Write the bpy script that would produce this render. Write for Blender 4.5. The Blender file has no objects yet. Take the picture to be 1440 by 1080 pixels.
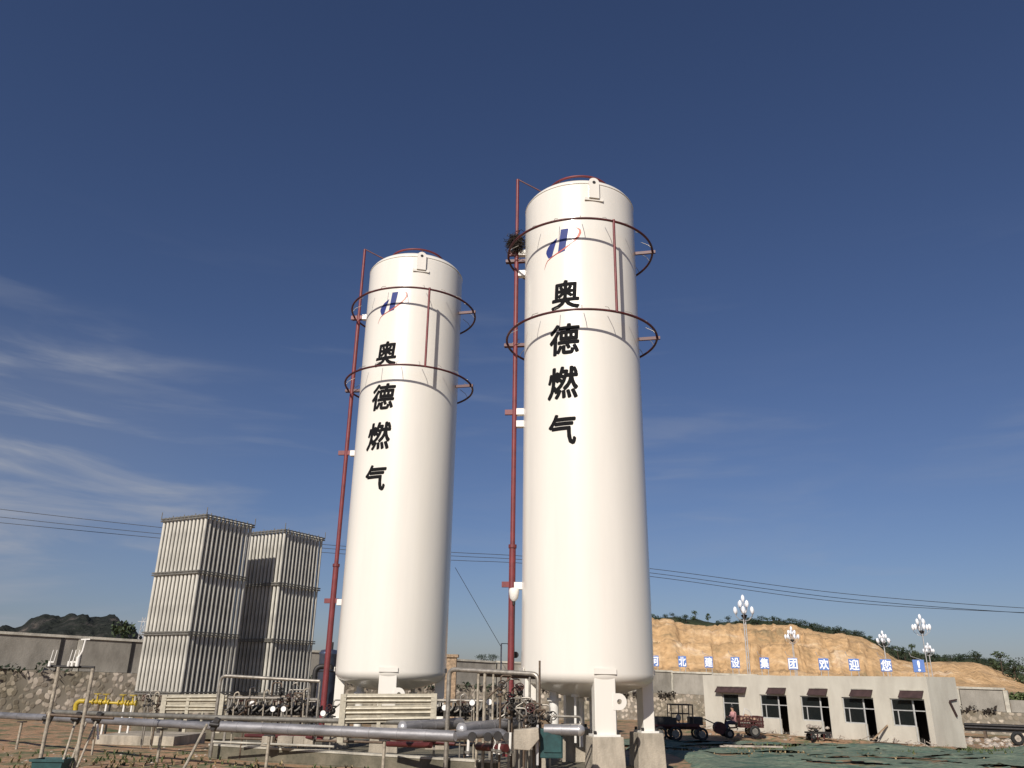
import bpy, bmesh, math, random
from mathutils import Vector, Matrix, noise
R_ = math.radians
S = bpy.context.scene
COL = S.collection
random.seed(7)

# ---------------------------------------------------------------- camera
FPX = 1109.0
TH = R_(20.5); RO = R_(0.887)
CAMP = Vector((0, 0, 2.3))
FW = Vector((0, math.cos(TH), math.sin(TH)))
U0 = Vector((0, -math.sin(TH), math.cos(TH))); R0 = Vector((1, 0, 0))
RT = R0*math.cos(RO)+U0*math.sin(RO)
UP = U0*math.cos(RO)-R0*math.sin(RO)
cam = bpy.data.objects.new("camera", bpy.data.cameras.new("camera"))
COL.objects.link(cam)
m3 = Matrix((RT, UP, -FW)).transposed()
cam.matrix_world = Matrix.Translation(CAMP) @ m3.to_4x4()
cam.data.sensor_width = 36.0
cam.data.lens = FPX*36.0/1440.0
cam.data.clip_end = 5000
cam.data.clip_start = 0.1
S.camera = cam

# ---------------------------------------------------------------- sky and sun
SUN_AZ = R_(20)      # to the left of straight behind the camera
SUN_EL = R_(33)
W = bpy.data.worlds.new("World"); S.world = W; W.use_nodes = True
nt = W.node_tree; nt.nodes.clear()
def N(t, **k):
    n = nt.nodes.new(t)
    for a, b in k.items(): setattr(n, a, b)
    return n
sky = N('ShaderNodeTexSky', sky_type='NISHITA')
sky.sun_disc = False; sky.sun_elevation = SUN_EL; sky.sun_rotation = math.pi+SUN_AZ
sky.air_density = 1.0; sky.dust_density = 0.6; sky.ozone_density = 3.5; sky.altitude = 0
tc = N('ShaderNodeTexCoord')
# thin high cirrus, streaked along the horizon
mp = N('ShaderNodeMapping'); mp.inputs['Scale'].default_value = (2.2, 2.2, 13.0); mp.inputs['Rotation'].default_value = (0.0, R_(4), 0); mp.inputs['Location'].default_value = (1.3, 0.4, 0.7)
nt.links.new(tc.outputs['Generated'], mp.inputs['Vector'])
no = N('ShaderNodeTexNoise'); no.inputs['Scale'].default_value = 1.5; no.inputs['Detail'].default_value = 6; no.inputs['Roughness'].default_value = 0.55; no.inputs['Distortion'].default_value = 0.5
nt.links.new(mp.outputs[0], no.inputs['Vector'])
cr = N('ShaderNodeValToRGB'); cr.color_ramp.elements[0].position = 0.42; cr.color_ramp.elements[1].position = 0.78
cr.color_ramp.interpolation = 'EASE'
nt.links.new(no.outputs['Fac'], cr.inputs[0])
sep = N('ShaderNodeSeparateXYZ'); nt.links.new(tc.outputs['Generated'], sep.inputs[0])
def mrange(inp, a, b, c=0.0, d=1.0):
    m = N('ShaderNodeMapRange', interpolation_type='SMOOTHSTEP')
    m.inputs['From Min'].default_value = a; m.inputs['From Max'].default_value = b
    m.inputs['To Min'].default_value = c; m.inputs['To Max'].default_value = d
    nt.links.new(inp, m.inputs['Value']); return m.outputs[0]
def mul(a, b, op='MULTIPLY'):
    m = N('ShaderNodeMath', operation=op)
    for i, v in enumerate((a, b)):
        if isinstance(v, (int, float)): m.inputs[i].default_value = v
        else: nt.links.new(v, m.inputs[i])
    return m.outputs[0]
west = mrange(sep.outputs['X'], -0.24, -0.52, 0.10, 1.0)      # the cirrus thickens towards one side
low = mrange(sep.outputs['Z'], 0.40, 0.27, 0.0, 1.0)
cl = mul(mul(mul(mul(cr.outputs[0], 0.12, 'ADD'), west), low), 1.15)
mp2 = N('ShaderNodeMapping'); mp2.inputs['Scale'].default_value = (2.0, 2.0, 15.0); mp2.inputs['Rotation'].default_value = (0.0, R_(24), 0); mp2.inputs['Location'].default_value = (3.1, 1.0, 2.2)
nt.links.new(tc.outputs['Generated'], mp2.inputs['Vector'])
no2 = N('ShaderNodeTexNoise'); no2.inputs['Scale'].default_value = 1.7; no2.inputs['Detail'].default_value = 5; no2.inputs['Distortion'].default_value = 0.3
nt.links.new(mp2.outputs[0], no2.inputs['Vector'])
cl = mul(cl, mul(mul(mrange(no2.outputs['Fac'], 0.54, 0.72), mrange(sep.outputs['Z'], 0.50, 0.34)), 0.13), 'ADD')
mixc = N('ShaderNodeMixRGB'); mixc.inputs['Color2'].default_value = (6.2, 6.6, 7.6, 1)
gam = N('ShaderNodeGamma'); gam.inputs['Gamma'].default_value = 1.0
nt.links.new(sky.outputs[0], gam.inputs[0])
tint = N('ShaderNodeMixRGB', blend_type='MULTIPLY'); tint.inputs['Fac'].default_value = 1.0; tint.inputs['Color2'].default_value = (0.88, 0.885, 1.09, 1)
nt.links.new(gam.outputs[0], tint.inputs['Color1'])
nt.links.new(cl, mixc.inputs['Fac']); nt.links.new(tint.outputs[0], mixc.inputs['Color1'])
bg = N('ShaderNodeBackground'); bg.inputs['Strength'].default_value = 0.055
nt.links.new(mixc.outputs[0], bg.inputs['Color'])
wo = N('ShaderNodeOutputWorld'); nt.links.new(bg.outputs[0], wo.inputs[0])
SD = Vector((-math.sin(SUN_AZ)*math.cos(SUN_EL), -math.cos(SUN_AZ)*math.cos(SUN_EL), math.sin(SUN_EL)))
sl = bpy.data.lights.new("sun", 'SUN'); sl.energy = 4.6; sl.angle = R_(0.55); sl.color = (1.0, 0.93, 0.85)
sun = bpy.data.objects.new("sun", sl); COL.objects.link(sun)
sun.rotation_euler = SD.to_track_quat('Z', 'Y').to_euler()
sun.location = (-30, -40, 50)
S.view_settings.view_transform = 'Standard'; S.view_settings.look = 'None'
S.view_settings.exposure = 0.04; S.view_settings.gamma = 1.0

# ---------------------------------------------------------------- helpers
def P(px, py, Y):
    """world point on the line of sight of a photograph pixel, at distance Y ahead"""
    d = FW + RT*((px-720)/FPX) + UP*((540-py)/FPX)
    return CAMP + d*(Y/d.y)
def PZ(px, py, z):
    d = FW + RT*((px-720)/FPX) + UP*((540-py)/FPX)
    return CAMP + d*((z-CAMP.z)/d.z)
def sm(a, b, x):
    t = max(0.0, min(1.0, (x-a)/(b-a))); return t*t*(3-2*t)
def lerp_tab(tab, x):
    if x <= tab[0][0]: return tab[0][1]
    for (a, b), (c, d) in zip(tab, tab[1:]):
        if x <= c: return b+(d-b)*(x-a)/(c-a)
    return tab[-1][1]
def fb(x, y, z=0, s=1.0, o=4):
    return noise.fractal(Vector((x*s, y*s, z*s)), 1.0, 2.0, o)

ORG = {}
def mat(name, col, rough=0.6, metal=0.0, var=0.12, scale=3.0, bump=0.0, bscale=30.0, spec=0.5, col2=None, streak=None, coat=0.0, contrast=(0.35, 0.68)):
    m = bpy.data.materials.new(name); m.use_nodes = True
    t = m.node_tree; b = t.nodes['Principled BSDF']
    b.inputs['Roughness'].default_value = rough; b.inputs['Metallic'].default_value = metal
    b.inputs['Specular IOR Level'].default_value = spec; b.inputs['Coat Weight'].default_value = coat
    b.inputs['Coat Roughness'].default_value = 0.15
    tcn = t.nodes.new('ShaderNodeTexCoord')
    n = t.nodes.new('ShaderNodeTexNoise'); n.inputs['Scale'].default_value = scale; n.inputs['Detail'].default_value = 8
    n.inputs['Roughness'].default_value = 0.65
    src = tcn.outputs['Object']
    if streak:
        mpn = t.nodes.new('ShaderNodeMapping'); mpn.inputs['Scale'].default_value = streak
        t.links.new(src, mpn.inputs[0]); src2 = mpn.outputs[0]
    else: src2 = src
    t.links.new(src2, n.inputs['Vector'])
    r = t.nodes.new('ShaderNodeValToRGB')
    r.color_ramp.elements[0].position = contrast[0]; r.color_ramp.elements[1].position = contrast[1]
    a = col2 if col2 else tuple(c*(1-var*2) for c in col)
    bb = col if col2 else tuple(min(1, c*(1+var)) for c in col)
    r.color_ramp.elements[0].color = (*a, 1); r.color_ramp.elements[1].color = (*bb, 1)
    t.links.new(n.outputs['Fac'], r.inputs[0]); t.links.new(r.outputs[0], b.inputs['Base Color'])
    if bump:
        n2 = t.nodes.new('ShaderNodeTexNoise'); n2.inputs['Scale'].default_value = bscale; n2.inputs['Detail'].default_value = 5
        t.links.new(src, n2.inputs['Vector'])
        bu = t.nodes.new('ShaderNodeBump'); bu.inputs['Strength'].default_value = bump; bu.inputs['Distance'].default_value = 0.05
        t.links.new(n2.outputs['Fac'], bu.inputs['Height']); t.links.new(bu.outputs[0], b.inputs['Normal'])
    return m

class MB:
    def __init__(s): s.v = []; s.f = []; s.sm = []
    def add(s, vs, fs, smooth=False):
        o = len(s.v); s.v += [tuple(v) for v in vs]
        for f in fs: s.f.append(tuple(i+o for i in f)); s.sm.append(smooth)
        return s
    def box(s, c, size, M=None):
        hx, hy, hz = size[0]/2, size[1]/2, size[2]/2
        vs = [Vector((x*hx, y*hy, z*hz)) for x in (-1, 1) for y in (-1, 1) for z in (-1, 1)]
        if M is not None: vs = [M @ v for v in vs]
        vs = [v+Vector(c) for v in vs]
        return s.add(vs, [(0, 1, 3, 2), (4, 6, 7, 5), (0, 4, 5, 1), (2, 3, 7, 6), (0, 2, 6, 4), (1, 5, 7, 3)])
    def rbox(s, c, size, rz=0, rx=0, ry=0):
        M = Matrix.Rotation(rz, 3, 'Z') @ Matrix.Rotation(ry, 3, 'Y') @ Matrix.Rotation(rx, 3, 'X')
        return s.box(c, size, M)
    def bar(s, a, b, w, h=None):
        a = Vector(a); b = Vector(b); h = h or w
        d = b-a; q = d.to_track_quat('Z', 'Y').to_matrix()
        return s.box((a+b)/2, (w, h, d.length), q)
    def tube(s, pts, r, n=10, closed=False, cap=True, r2=None):
        pts = [Vector(p) for p in pts]; L = len(pts); vs = []
        prev = None
        for i, p in enumerate(pts):
            if closed: t = pts[(i+1) % L]-pts[i-1]
            elif i == 0: t = pts[1]-pts[0]
            elif i == L-1: t = pts[-1]-pts[-2]
            else: t = (pts[i+1]-p).normalized()+(p-pts[i-1]).normalized()
            if t.length < 1e-9: t = Vector((0, 0, 1))
            t.normalize()
            if prev is None:
                a = Vector((0, 0, 1)) if abs(t.z) < 0.9 else Vector((1, 0, 0))
                u = t.cross(a).normalized()
            else:
                u = prev-t*prev.dot(t)
                u = u.normalized() if u.length > 1e-6 else t.orthogonal().normalized()
            prev = u; w = t.cross(u)
            rr = r if r2 is None else r+(r2-r)*i/max(1, L-1)
            for k in range(n):
                an = 2*math.pi*k/n; vs.append(p+(u*math.cos(an)+w*math.sin(an))*rr)
        fs = []
        rng = L if closed else L-1
        for i in range(rng):
            j = (i+1) % L
            for k in range(n):
                k2 = (k+1) % n; fs.append((i*n+k, i*n+k2, j*n+k2, j*n+k))
        s.add(vs, fs, True)
        if cap and not closed:
            s.add(vs[:n], [tuple(range(n))[::-1]]); s.add(vs[-n:], [tuple(range(n))])
        return s
    def cyl(s, a, b, r, n=12, r2=None): return s.tube([a, b], r, n, r2=r2)
    def lathe(s, prof, c=(0, 0, 0), n=64, ax=None):
        M = Vector(ax).to_track_quat('Z', 'Y').to_matrix() if ax is not None else Matrix.Identity(3)
        vs = []; c = Vector(c)
        for r, z in prof:
            for k in range(n):
                a = 2*math.pi*k/n; vs.append(c+M @ Vector((r*math.cos(a), r*math.sin(a), z)))
        fs = []
        for i in range(len(prof)-1):
            for k in range(n):
                k2 = (k+1) % n; fs.append((i*n+k, i*n+k2, (i+1)*n+k2, (i+1)*n+k))
        return s.add(vs, fs, True)
    def torus(s, c, R, r, ax=(0, 0, 1), n=24, m=8, a0=0, a1=2*math.pi):
        q = Vector(ax).to_track_quat('Z', 'Y').to_matrix(); c = Vector(c)
        full = abs(a1-a0-2*math.pi) < 1e-6
        k = n if full else n+1
        pts = [c+q @ Vector((R*math.cos(a0+(a1-a0)*i/n), R*math.sin(a0+(a1-a0)*i/n), 0)) for i in range(k)]
        return s.tube(pts, r, m, closed=full)
    def ball(s, c, r, n=10, sz=1.0):
        prof = [(max(1e-4, r*math.sin(math.pi*i/n)), -r*sz*math.cos(math.pi*i/n)) for i in range(n+1)]
        return s.lathe(prof, c, n+2)
    def build(s, name, m, parent=None, bevel=0.0):
        me = bpy.data.meshes.new(name)
        off = Vector((0, 0, 0)); q = parent
        if q is not None: off = ORG.get(q.name, Vector((0, 0, 0)))
        me.from_pydata([Vector(v)-off for v in s.v], [], s.f)
        me.polygons.foreach_set('use_smooth', s.sm)
        me.update()
        bm = bmesh.new(); bm.from_mesh(me)
        bmesh.ops.recalc_face_normals(bm, faces=bm.faces); bm.to_mesh(me); bm.free()
        if m: me.materials.append(m)
        o = bpy.data.objects.new(name, me); COL.objects.link(o)
        if parent is not None: o.parent = parent
        ORG[o.name] = off
        if bevel:
            b = o.modifiers.new('bevel', 'BEVEL'); b.width = bevel; b.segments = 2; b.limit_method = 'ANGLE'
        return o

def arc_pts(a, c, b, r=0.15, n=5):
    """round the corner c of the polyline a-c-b"""
    a, c, b = Vector(a), Vector(c), Vector(b)
    u = (a-c).normalized(); v = (b-c).normalized()
    p0 = c+u*r; p1 = c+v*r
    return [p0*(1-t)**2+c*2*t*(1-t)+p1*t*t for t in [i/n for i in range(n+1)]]
def bend(pts, r=0.15):
    pts = [Vector(p) for p in pts]; out = [pts[0]]
    for i in range(1, len(pts)-1):
        rr = min(r, (pts[i]-pts[i-1]).length*.45, (pts[i+1]-pts[i]).length*.45)
        out += arc_pts(pts[i-1], pts[i], pts[i+1], rr)
    out.append(pts[-1]); return out

def tag(o, label=None, cat=None, group=None, kind=None):
    if label: o['label'] = label
    if cat: o['category'] = cat
    if group: o['group'] = group
    if kind: o['kind'] = kind
    return o
def thing(name, label, cat, loc=(0, 0, 0), group=None):
    o = bpy.data.objects.new(name, None); COL.objects.link(o)
    o.location = loc; o.empty_display_size = 0.3
    ORG[o.name] = Vector(loc)
    return tag(o, label, cat, group)
def dup(root, loc=None, rz=None, label=None, scale=None):
    def cp(o, par):
        c = o.copy(); COL.objects.link(c)
        if par is not None: c.parent = par
        for ch in [x for x in bpy.data.objects if x.parent == o]: cp(ch, c)
        return c
    r = cp(root, None)
    if loc is not None: r.location = loc
    if rz is not None: r.rotation_euler = (0, 0, rz)
    if scale is not None: r.scale = (scale,)*3 if isinstance(scale, (int, float)) else scale
    if label: r['label'] = label
    return r
CH = {}
def family(o):
    if o.name not in CH:
        CH[o.name] = [x for x in bpy.data.objects if x.parent == o]
    return CH[o.name]
def fdup(root, loc, rz=0, scale=1.0, label=None):
    """copy a thing and its parts (one level), fast"""
    kids = family(root)
    r = root.copy(); COL.objects.link(r); r.location = loc; r.rotation_euler = (0, 0, rz)
    r.scale = (scale,)*3 if isinstance(scale, (int, float)) else scale
    if label: r['label'] = label
    for k in kids:
        c = k.copy(); COL.objects.link(c); c.parent = r
    return r

# ---------------------------------------------------------------- materials
M = {}
M['tank'] = mat('tank_paint', (0.79, 0.755, 0.675), 0.32, 0, 0.035, 1.2, 0.03, 1.2, 0.5, coat=0.35, contrast=(0.25, 0.75), streak=(1, 1, 0.12))
M['white'] = mat('white_paint', (0.78, 0.76, 0.70), 0.4, 0, 0.08, 2)
M['red'] = mat('red_pipe_paint', (0.21, 0.035, 0.038), 0.5, 0, 0.15, 3, col2=(0.13, 0.025, 0.027))
M['darkred'] = mat('dark_red_pipe', (0.09, 0.018, 0.018), 0.5, 0, 0.2, 3)
M['letter'] = mat('black_lettering', (0.008, 0.008, 0.009), 0.8, 0, 0.05, 5, spec=0.15)
M['blue'] = mat('blue_vinyl', (0.018, 0.035, 0.19), 0.65, 0, 0.05, 5)
M['swoosh'] = mat('red_vinyl', (0.48, 0.07, 0.03), 0.4, 0, 0.05, 5)
M['concrete'] = mat('concrete', (0.42, 0.37, 0.29), 0.85, 0, 0.2, 2.5, 0.3, 25, streak=(1, 1, 0.35))
M['panelwall'] = mat('panel_concrete', (0.36, 0.335, 0.285), 0.9, 0, 0.2, 0.8, 0.25, 12, col2=(0.19, 0.175, 0.145), streak=(1, 1, .5))
M['coping'] = mat('coping_concrete', (0.50, 0.47, 0.39), 0.9, 0, 0.2, 1.5, 0.3, 14)
M['dark'] = mat('dark_steel', (0.035, 0.032, 0.03), 0.55, 0.3, 0.2, 6)
M['render_wall'] = mat('wall_render', (0.60, 0.565, 0.475), 0.9, 0, 0.10, 0.5, 0.15, 14, col2=(0.48, 0.445, 0.37), contrast=(0.38, 0.58), streak=(1, 1, .4))
M['alu'] = mat('finned_aluminium', (0.60, 0.575, 0.50), 0.5, 0.05, 0.2, 4, streak=(1, 1, 0.2))
M['fin'] = mat('aluminium_core_shade', (0.15, 0.14, 0.125), 0.5, 0.2, 0.12, 4)  # inner tubes: shade of the gaps between outer tubes put into the colour
M['band'] = mat('grey_steel_band', (0.20, 0.19, 0.165), 0.55, 0.3, 0.15, 6)
M['clad'] = mat('cladding_sheet', (0.30, 0.295, 0.30), 0.5, 0.5, 0.2, 3, 0.10, 6, streak=(0.4, 0.4, 2))
M['cladend'] = mat('cladding_cap', (0.48, 0.47, 0.46), 0.35, 0.5, 0.1, 3)
M['steel'] = mat('stainless_pipe', (0.36, 0.33, 0.28), 0.42, 0.55, 0.2, 8)
M['tanpole'] = mat('tan_pole', (0.40, 0.35, 0.27), 0.6, 0.1, 0.25, 9)
M['brown'] = mat('brown_pipe', (0.13, 0.09, 0.06), 0.6, 0.2, 0.25, 8)
M['cream'] = mat('cream_tube', (0.48, 0.44, 0.34), 0.5, 0.2, 0.12, 6)
M['yellow'] = mat('yellow_gas_paint', (0.50, 0.36, 0.03), 0.45, 0, 0.15, 6)
M['bluesteel'] = mat('blue_grey_vessel', (0.16, 0.19, 0.27), 0.3, 0.75, 0.15, 2)
M['teal'] = mat('teal_sheet', (0.015, 0.065, 0.065), 0.6, 0, 0.2, 5)
M['awning'] = mat('awning_brown', (0.060, 0.032, 0.030), 0.7, 0, 0.2, 3)
M['frame'] = mat('window_frame', (0.50, 0.50, 0.48), 0.5, 0.1, 0.1, 5)
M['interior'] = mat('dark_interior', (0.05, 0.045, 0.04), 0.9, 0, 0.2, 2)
M['bulb'] = mat('white_glass_bulb', (0.85, 0.87, 0.90), 0.25, 0, 0.02, 5)
M['galv'] = mat('galvanised_pole', (0.55, 0.54, 0.52), 0.45, 0.3, 0.1, 4)
M['signblue'] = mat('sign_blue', (0.10, 0.20, 0.50), 0.5, 0, 0.06, 4)
M['signwhite'] = mat('sign_white', (0.85, 0.87, 0.9), 0.5, 0, 0.03, 4)
M['wood'] = mat('old_timber', (0.38, 0.27, 0.17), 0.85, 0, 0.25, 5)
M['tyre'] = mat('tyre_rubber', (0.02, 0.02, 0.02), 0.85, 0, 0.2, 8)
M['truckred'] = mat('rusty_red', (0.07, 0.014, 0.012), 0.6, 0.1, 0.3, 6)
M['bark'] = mat('bark', (0.08, 0.055, 0.035), 0.9, 0, 0.25, 8)
M['leafA'] = mat('leaf_dark', (0.030, 0.050, 0.020), 0.75, 0, 0.35, 1.2, col2=(0.014, 0.026, 0.012))
M['leafB'] = mat('leaf_mid', (0.060, 0.085, 0.030), 0.75, 0, 0.35, 1.2, col2=(0.028, 0.045, 0.018))
M['weed'] = mat('weed_green', (0.13, 0.17, 0.06), 0.8, 0, 0.3, 1.5, col2=(0.06, 0.08, 0.03))
M['dry'] = mat('dry_grass', (0.36, 0.28, 0.15), 0.85, 0, 0.3, 1.5)
M['skin'] = mat('skin', (0.45, 0.27, 0.18), 0.6, 0, 0.05, 5)
M['shirt'] = mat('pink_shirt', (0.55, 0.28, 0.27), 0.8, 0, 0.1, 8)
M['trousers'] = mat('dark_trousers', (0.05, 0.05, 0.07), 0.85, 0, 0.1, 8)
M['hair'] = mat('black_hair', (0.012, 0.011, 0.01), 0.6, 0, 0.1, 8)
M['twig'] = mat('twigs', (0.035, 0.025, 0.018), 0.9, 0, 0.3, 8)
M['orangebag'] = mat('rubble_sack', (0.50, 0.33, 0.22), 0.85, 0, 0.25, 5)
M['gauge'] = mat('gauge_face', (0.85, 0.84, 0.80), 0.4, 0, 0.02, 5)
M['plaster'] = mat('pale_rubble', (0.46, 0.40, 0.33), 0.9, 0, 0.25, 4, 0.3, 15)

def glass_mat():
    m = bpy.data.materials.new('window_glass'); m.use_nodes = True
    b = m.node_tree.nodes['Principled BSDF']
    b.inputs['Base Color'].default_value = (0.02, 0.025, 0.025, 1); b.inputs['Roughness'].default_value = 0.12; b.inputs['Specular IOR Level'].default_value = 0.25
    b.inputs['Alpha'].default_value = 0.5
    return m
M['glass'] = glass_mat()
M['slab'] = mat('stained_slab', (0.20, 0.175, 0.125), 0.9, 0, 0.25, 1.5, 0.4, 12, col2=(0.085, 0.08, 0.055))

def stone_mat():
    m = bpy.data.materials.new('rubble_stone'); m.use_nodes = True; t = m.node_tree; b = t.nodes['Principled BSDF']
    b.inputs['Roughness'].default_value = 0.9
    tcn = t.nodes.new('ShaderNodeTexCoord')
    nz = t.nodes.new('ShaderNodeTexNoise'); nz.inputs['Scale'].default_value = 1.6; nz.inputs['Detail'].default_value = 3
    mx = t.nodes.new('ShaderNodeMixRGB'); mx.blend_type = 'ADD'; mx.inputs['Fac'].default_value = 0.35
    t.links.new(tcn.outputs['Object'], nz.inputs['Vector']); t.links.new(tcn.outputs['Object'], mx.inputs[1]); t.links.new(nz.outputs['Color'], mx.inputs[2])
    vo = t.nodes.new('ShaderNodeTexVoronoi'); vo.inputs['Scale'].default_value = 3.6; vo.feature = 'F1'
    ve = t.nodes.new('ShaderNodeTexVoronoi'); ve.inputs['Scale'].default_value = 3.6; ve.feature = 'DISTANCE_TO_EDGE'
    for v in (vo, ve): t.links.new(mx.outputs[0], v.inputs['Vector'])
    r = t.nodes.new('ShaderNodeValToRGB'); e = r.color_ramp.elements
    e[0].position = 0.0; e[0].color = (0.19, 0.16, 0.12, 1); e[1].position = 1.0; e[1].color = (0.60, 0.52, 0.42, 1)
    k = e.new(0.32); k.color = (0.26, 0.22, 0.165, 1)
    k = e.new(0.62); k.color = (0.42, 0.36, 0.29, 1)
    sp = t.nodes.new('ShaderNodeSeparateColor'); t.links.new(vo.outputs['Color'], sp.inputs[0]); t.links.new(sp.outputs[0], r.inputs[0])
    r2 = t.nodes.new('ShaderNodeValToRGB'); r2.color_ramp.elements[0].position = 0.42; r2.color_ramp.elements[1].position = 0.62; r2.color_ramp.elements[0].color = (1, 1, 1, 1); r2.color_ramp.elements[1].color = (0, 0, 0, 1)
    t.links.new(vo.outputs['Distance'], r2.inputs[0])
    m2 = t.nodes.new('ShaderNodeMixRGB'); m2.inputs[1].default_value = (0.24, 0.21, 0.165, 1)
    t.links.new(r2.outputs[0], m2.inputs[0]); t.links.new(r.outputs[0], m2.inputs[2])
    n3 = t.nodes.new('ShaderNodeTexNoise'); n3.inputs['Scale'].default_value = 0.35; n3.inputs['Detail'].default_value = 4
    t.links.new(tcn.outputs['Object'], n3.inputs['Vector'])
    r3 = t.nodes.new('ShaderNodeValToRGB'); r3.color_ramp.elements[0].position = .35; r3.color_ramp.elements[1].position = .6
    r3.color_ramp.elements[0].color = (0.62, 0.62, 0.55, 1)
    t.links.new(n3.outputs['Fac'], r3.inputs[0])
    m3_ = t.nodes.new('ShaderNodeMixRGB'); m3_.blend_type = 'MULTIPLY'; m3_.inputs[0].default_value = 1
    t.links.new(m2.outputs[0], m3_.inputs[1]); t.links.new(r3.outputs[0], m3_.inputs[2])
    t.links.new(m3_.outputs[0], b.inputs['Base Color'])
    bu = t.nodes.new('ShaderNodeBump'); bu.inputs['Strength'].default_value = 0.5; bu.inputs['Distance'].default_value = 0.05
    t.links.new(r2.outputs[0], bu.inputs['Height']); t.links.new(bu.outputs[0], b.inputs['Normal'])
    return m
M['stone'] = stone_mat()

def ramp_mat(name, stops, scale, detail=8, rough=0.95, bump=0.6, bscale=8, bdist=0.1, streak=None, extra=None):
    m = bpy.data.materials.new(name); m.use_nodes = True; t = m.node_tree; b = t.nodes['Principled BSDF']
    b.inputs['Roughness'].default_value = rough; b.inputs['Specular IOR Level'].default_value = 0.2
    tcn = t.nodes.new('ShaderNodeTexCoord'); src = tcn.outputs['Object']
    if streak:
        q = t.nodes.new('ShaderNodeMapping'); q.inputs['Scale'].default_value = streak; t.links.new(src, q.inputs[0]); s2 = q.outputs[0]
    else: s2 = src
    n = t.nodes.new('ShaderNodeTexNoise'); n.inputs['Scale'].default_value = scale; n.inputs['Detail'].default_value = detail; n.inputs['Roughness'].default_value = 0.65
    n.inputs['Distortion'].default_value = 0.6
    t.links.new(s2, n.inputs['Vector'])
    r = t.nodes.new('ShaderNodeValToRGB'); e = r.color_ramp.elements
    e[0].position = stops[0][0]; e[0].color = (*stops[0][1], 1); e[1].position = stops[-1][0]; e[1].color = (*stops[-1][1], 1)
    for p_, c_ in stops[1:-1]:
        k = e.new(p_); k.color = (*c_, 1)
    t.links.new(n.outputs['Fac'], r.inputs[0])
    n2 = t.nodes.new('ShaderNodeTexNoise'); n2.inputs['Scale'].default_value = bscale; n2.inputs['Detail'].default_value = 8
    t.links.new(src, n2.inputs['Vector'])
    mm = t.nodes.new('ShaderNodeMixRGB'); mm.blend_type = 'OVERLAY'; mm.inputs[0].default_value = 0.45
    t.links.new(r.outputs[0], mm.inputs[1]); t.links.new(n2.outputs['Fac'], mm.inputs[2]); t.links.new(mm.outputs[0], b.inputs['Base Color'])
    bu = t.nodes.new('ShaderNodeBump'); bu.inputs['Strength'].default_value = bump; bu.inputs['Distance'].default_value = bdist
    t.links.new(n2.outputs['Fac'], bu.inputs['Height']); t.links.new(bu.outputs[0], b.inputs['Normal'])
    return m
M['ground'] = ramp_mat('soil', [(0.34, (0.09, 0.11, 0.05)), (0.43, (0.17, 0.16, 0.09)), (0.49, (0.30, 0.20, 0.12)), (0.56, (0.40, 0.24, 0.14)), (0.63, (0.26, 0.22, 0.15)), (0.72, (0.12, 0.14, 0.09))], 0.8, bscale=5)
M['hill'] = ramp_mat('cut_earth', [(0.34, (0.27, 0.20, 0.11)), (0.42, (0.42, 0.275, 0.14)), (0.5, (0.50, 0.325, 0.165)), (0.58, (0.55, 0.375, 0.205)), (0.67, (0.64, 0.49, 0.32))], 0.09, bscale=0.7, bdist=0.8, bump=0.8, streak=(1, 1, 2.2))
M['scrub'] = ramp_mat('scrub_ground', [(0.35, (0.025, 0.035, 0.018)), (0.55, (0.045, 0.055, 0.025)), (0.7, (0.10, 0.08, 0.045))], 0.1, bscale=0.8, bdist=0.8)
M['darkhill'] = ramp_mat('rocky_scrub', [(0.36, (0.012, 0.014, 0.012)), (0.5, (0.020, 0.024, 0.019)), (0.58, (0.042, 0.040, 0.036)), (0.68, (0.13, 0.11, 0.09))], 0.14, bscale=0.7, bdist=1.5, bump=1)
M['net'] = ramp_mat('dust_net', [(0.34, (0.06, 0.10, 0.075)), (0.44, (0.10, 0.155, 0.115)), (0.50, (0.18, 0.21, 0.15)), (0.58, (0.12, 0.17, 0.125)), (0.66, (0.25, 0.24, 0.17))], 1.6, bscale=7, bdist=0.08, rough=0.9, streak=(0.35, 0.9, 1))

# ---------------------------------------------------------------- ground
WALL = [(-75, 40), (-28, 45), (-1, 68), (14, 71.5), (29, 60.5), (38, 53), (75, 40)]
def ywall(x): return lerp_tab(WALL, x)
def gh(x, y):
    h = -0.7*sm(28, 42, y)*sm(-22, -6, x)
    d = math.hypot(x, y)
    h += 0.75*(1-sm(5, 15, d))
    h += 1.9*sm(1.5, 6, y-ywall(x))
    h += 0.05*fb(x, y, 3, 0.6)
    return h
xs = []; v = -60.0
while v <= 60: xs.append(v); v += 0.8
xs = [-1500, -700, -350, -180, -110, -80]+xs+[80, 110, 180, 350, 700, 1500]
ys = []; v = -14.0
while v <= 92: ys.append(v); v += 0.8
ys = [-900, -300, -90, -35]+ys+[110, 150, 220, 400, 900, 1800]
g = MB()
vs = [(x, y, gh(x, y)) for y in ys for x in xs]; nx = len(xs)
g.add(vs, [(j*nx+i, j*nx+i+1, (j+1)*nx+i+1, (j+1)*nx+i) for j in range(len(ys)-1) for i in range(nx-1)], True)
tag(g.build('ground', M['ground']), kind='structure')

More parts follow.
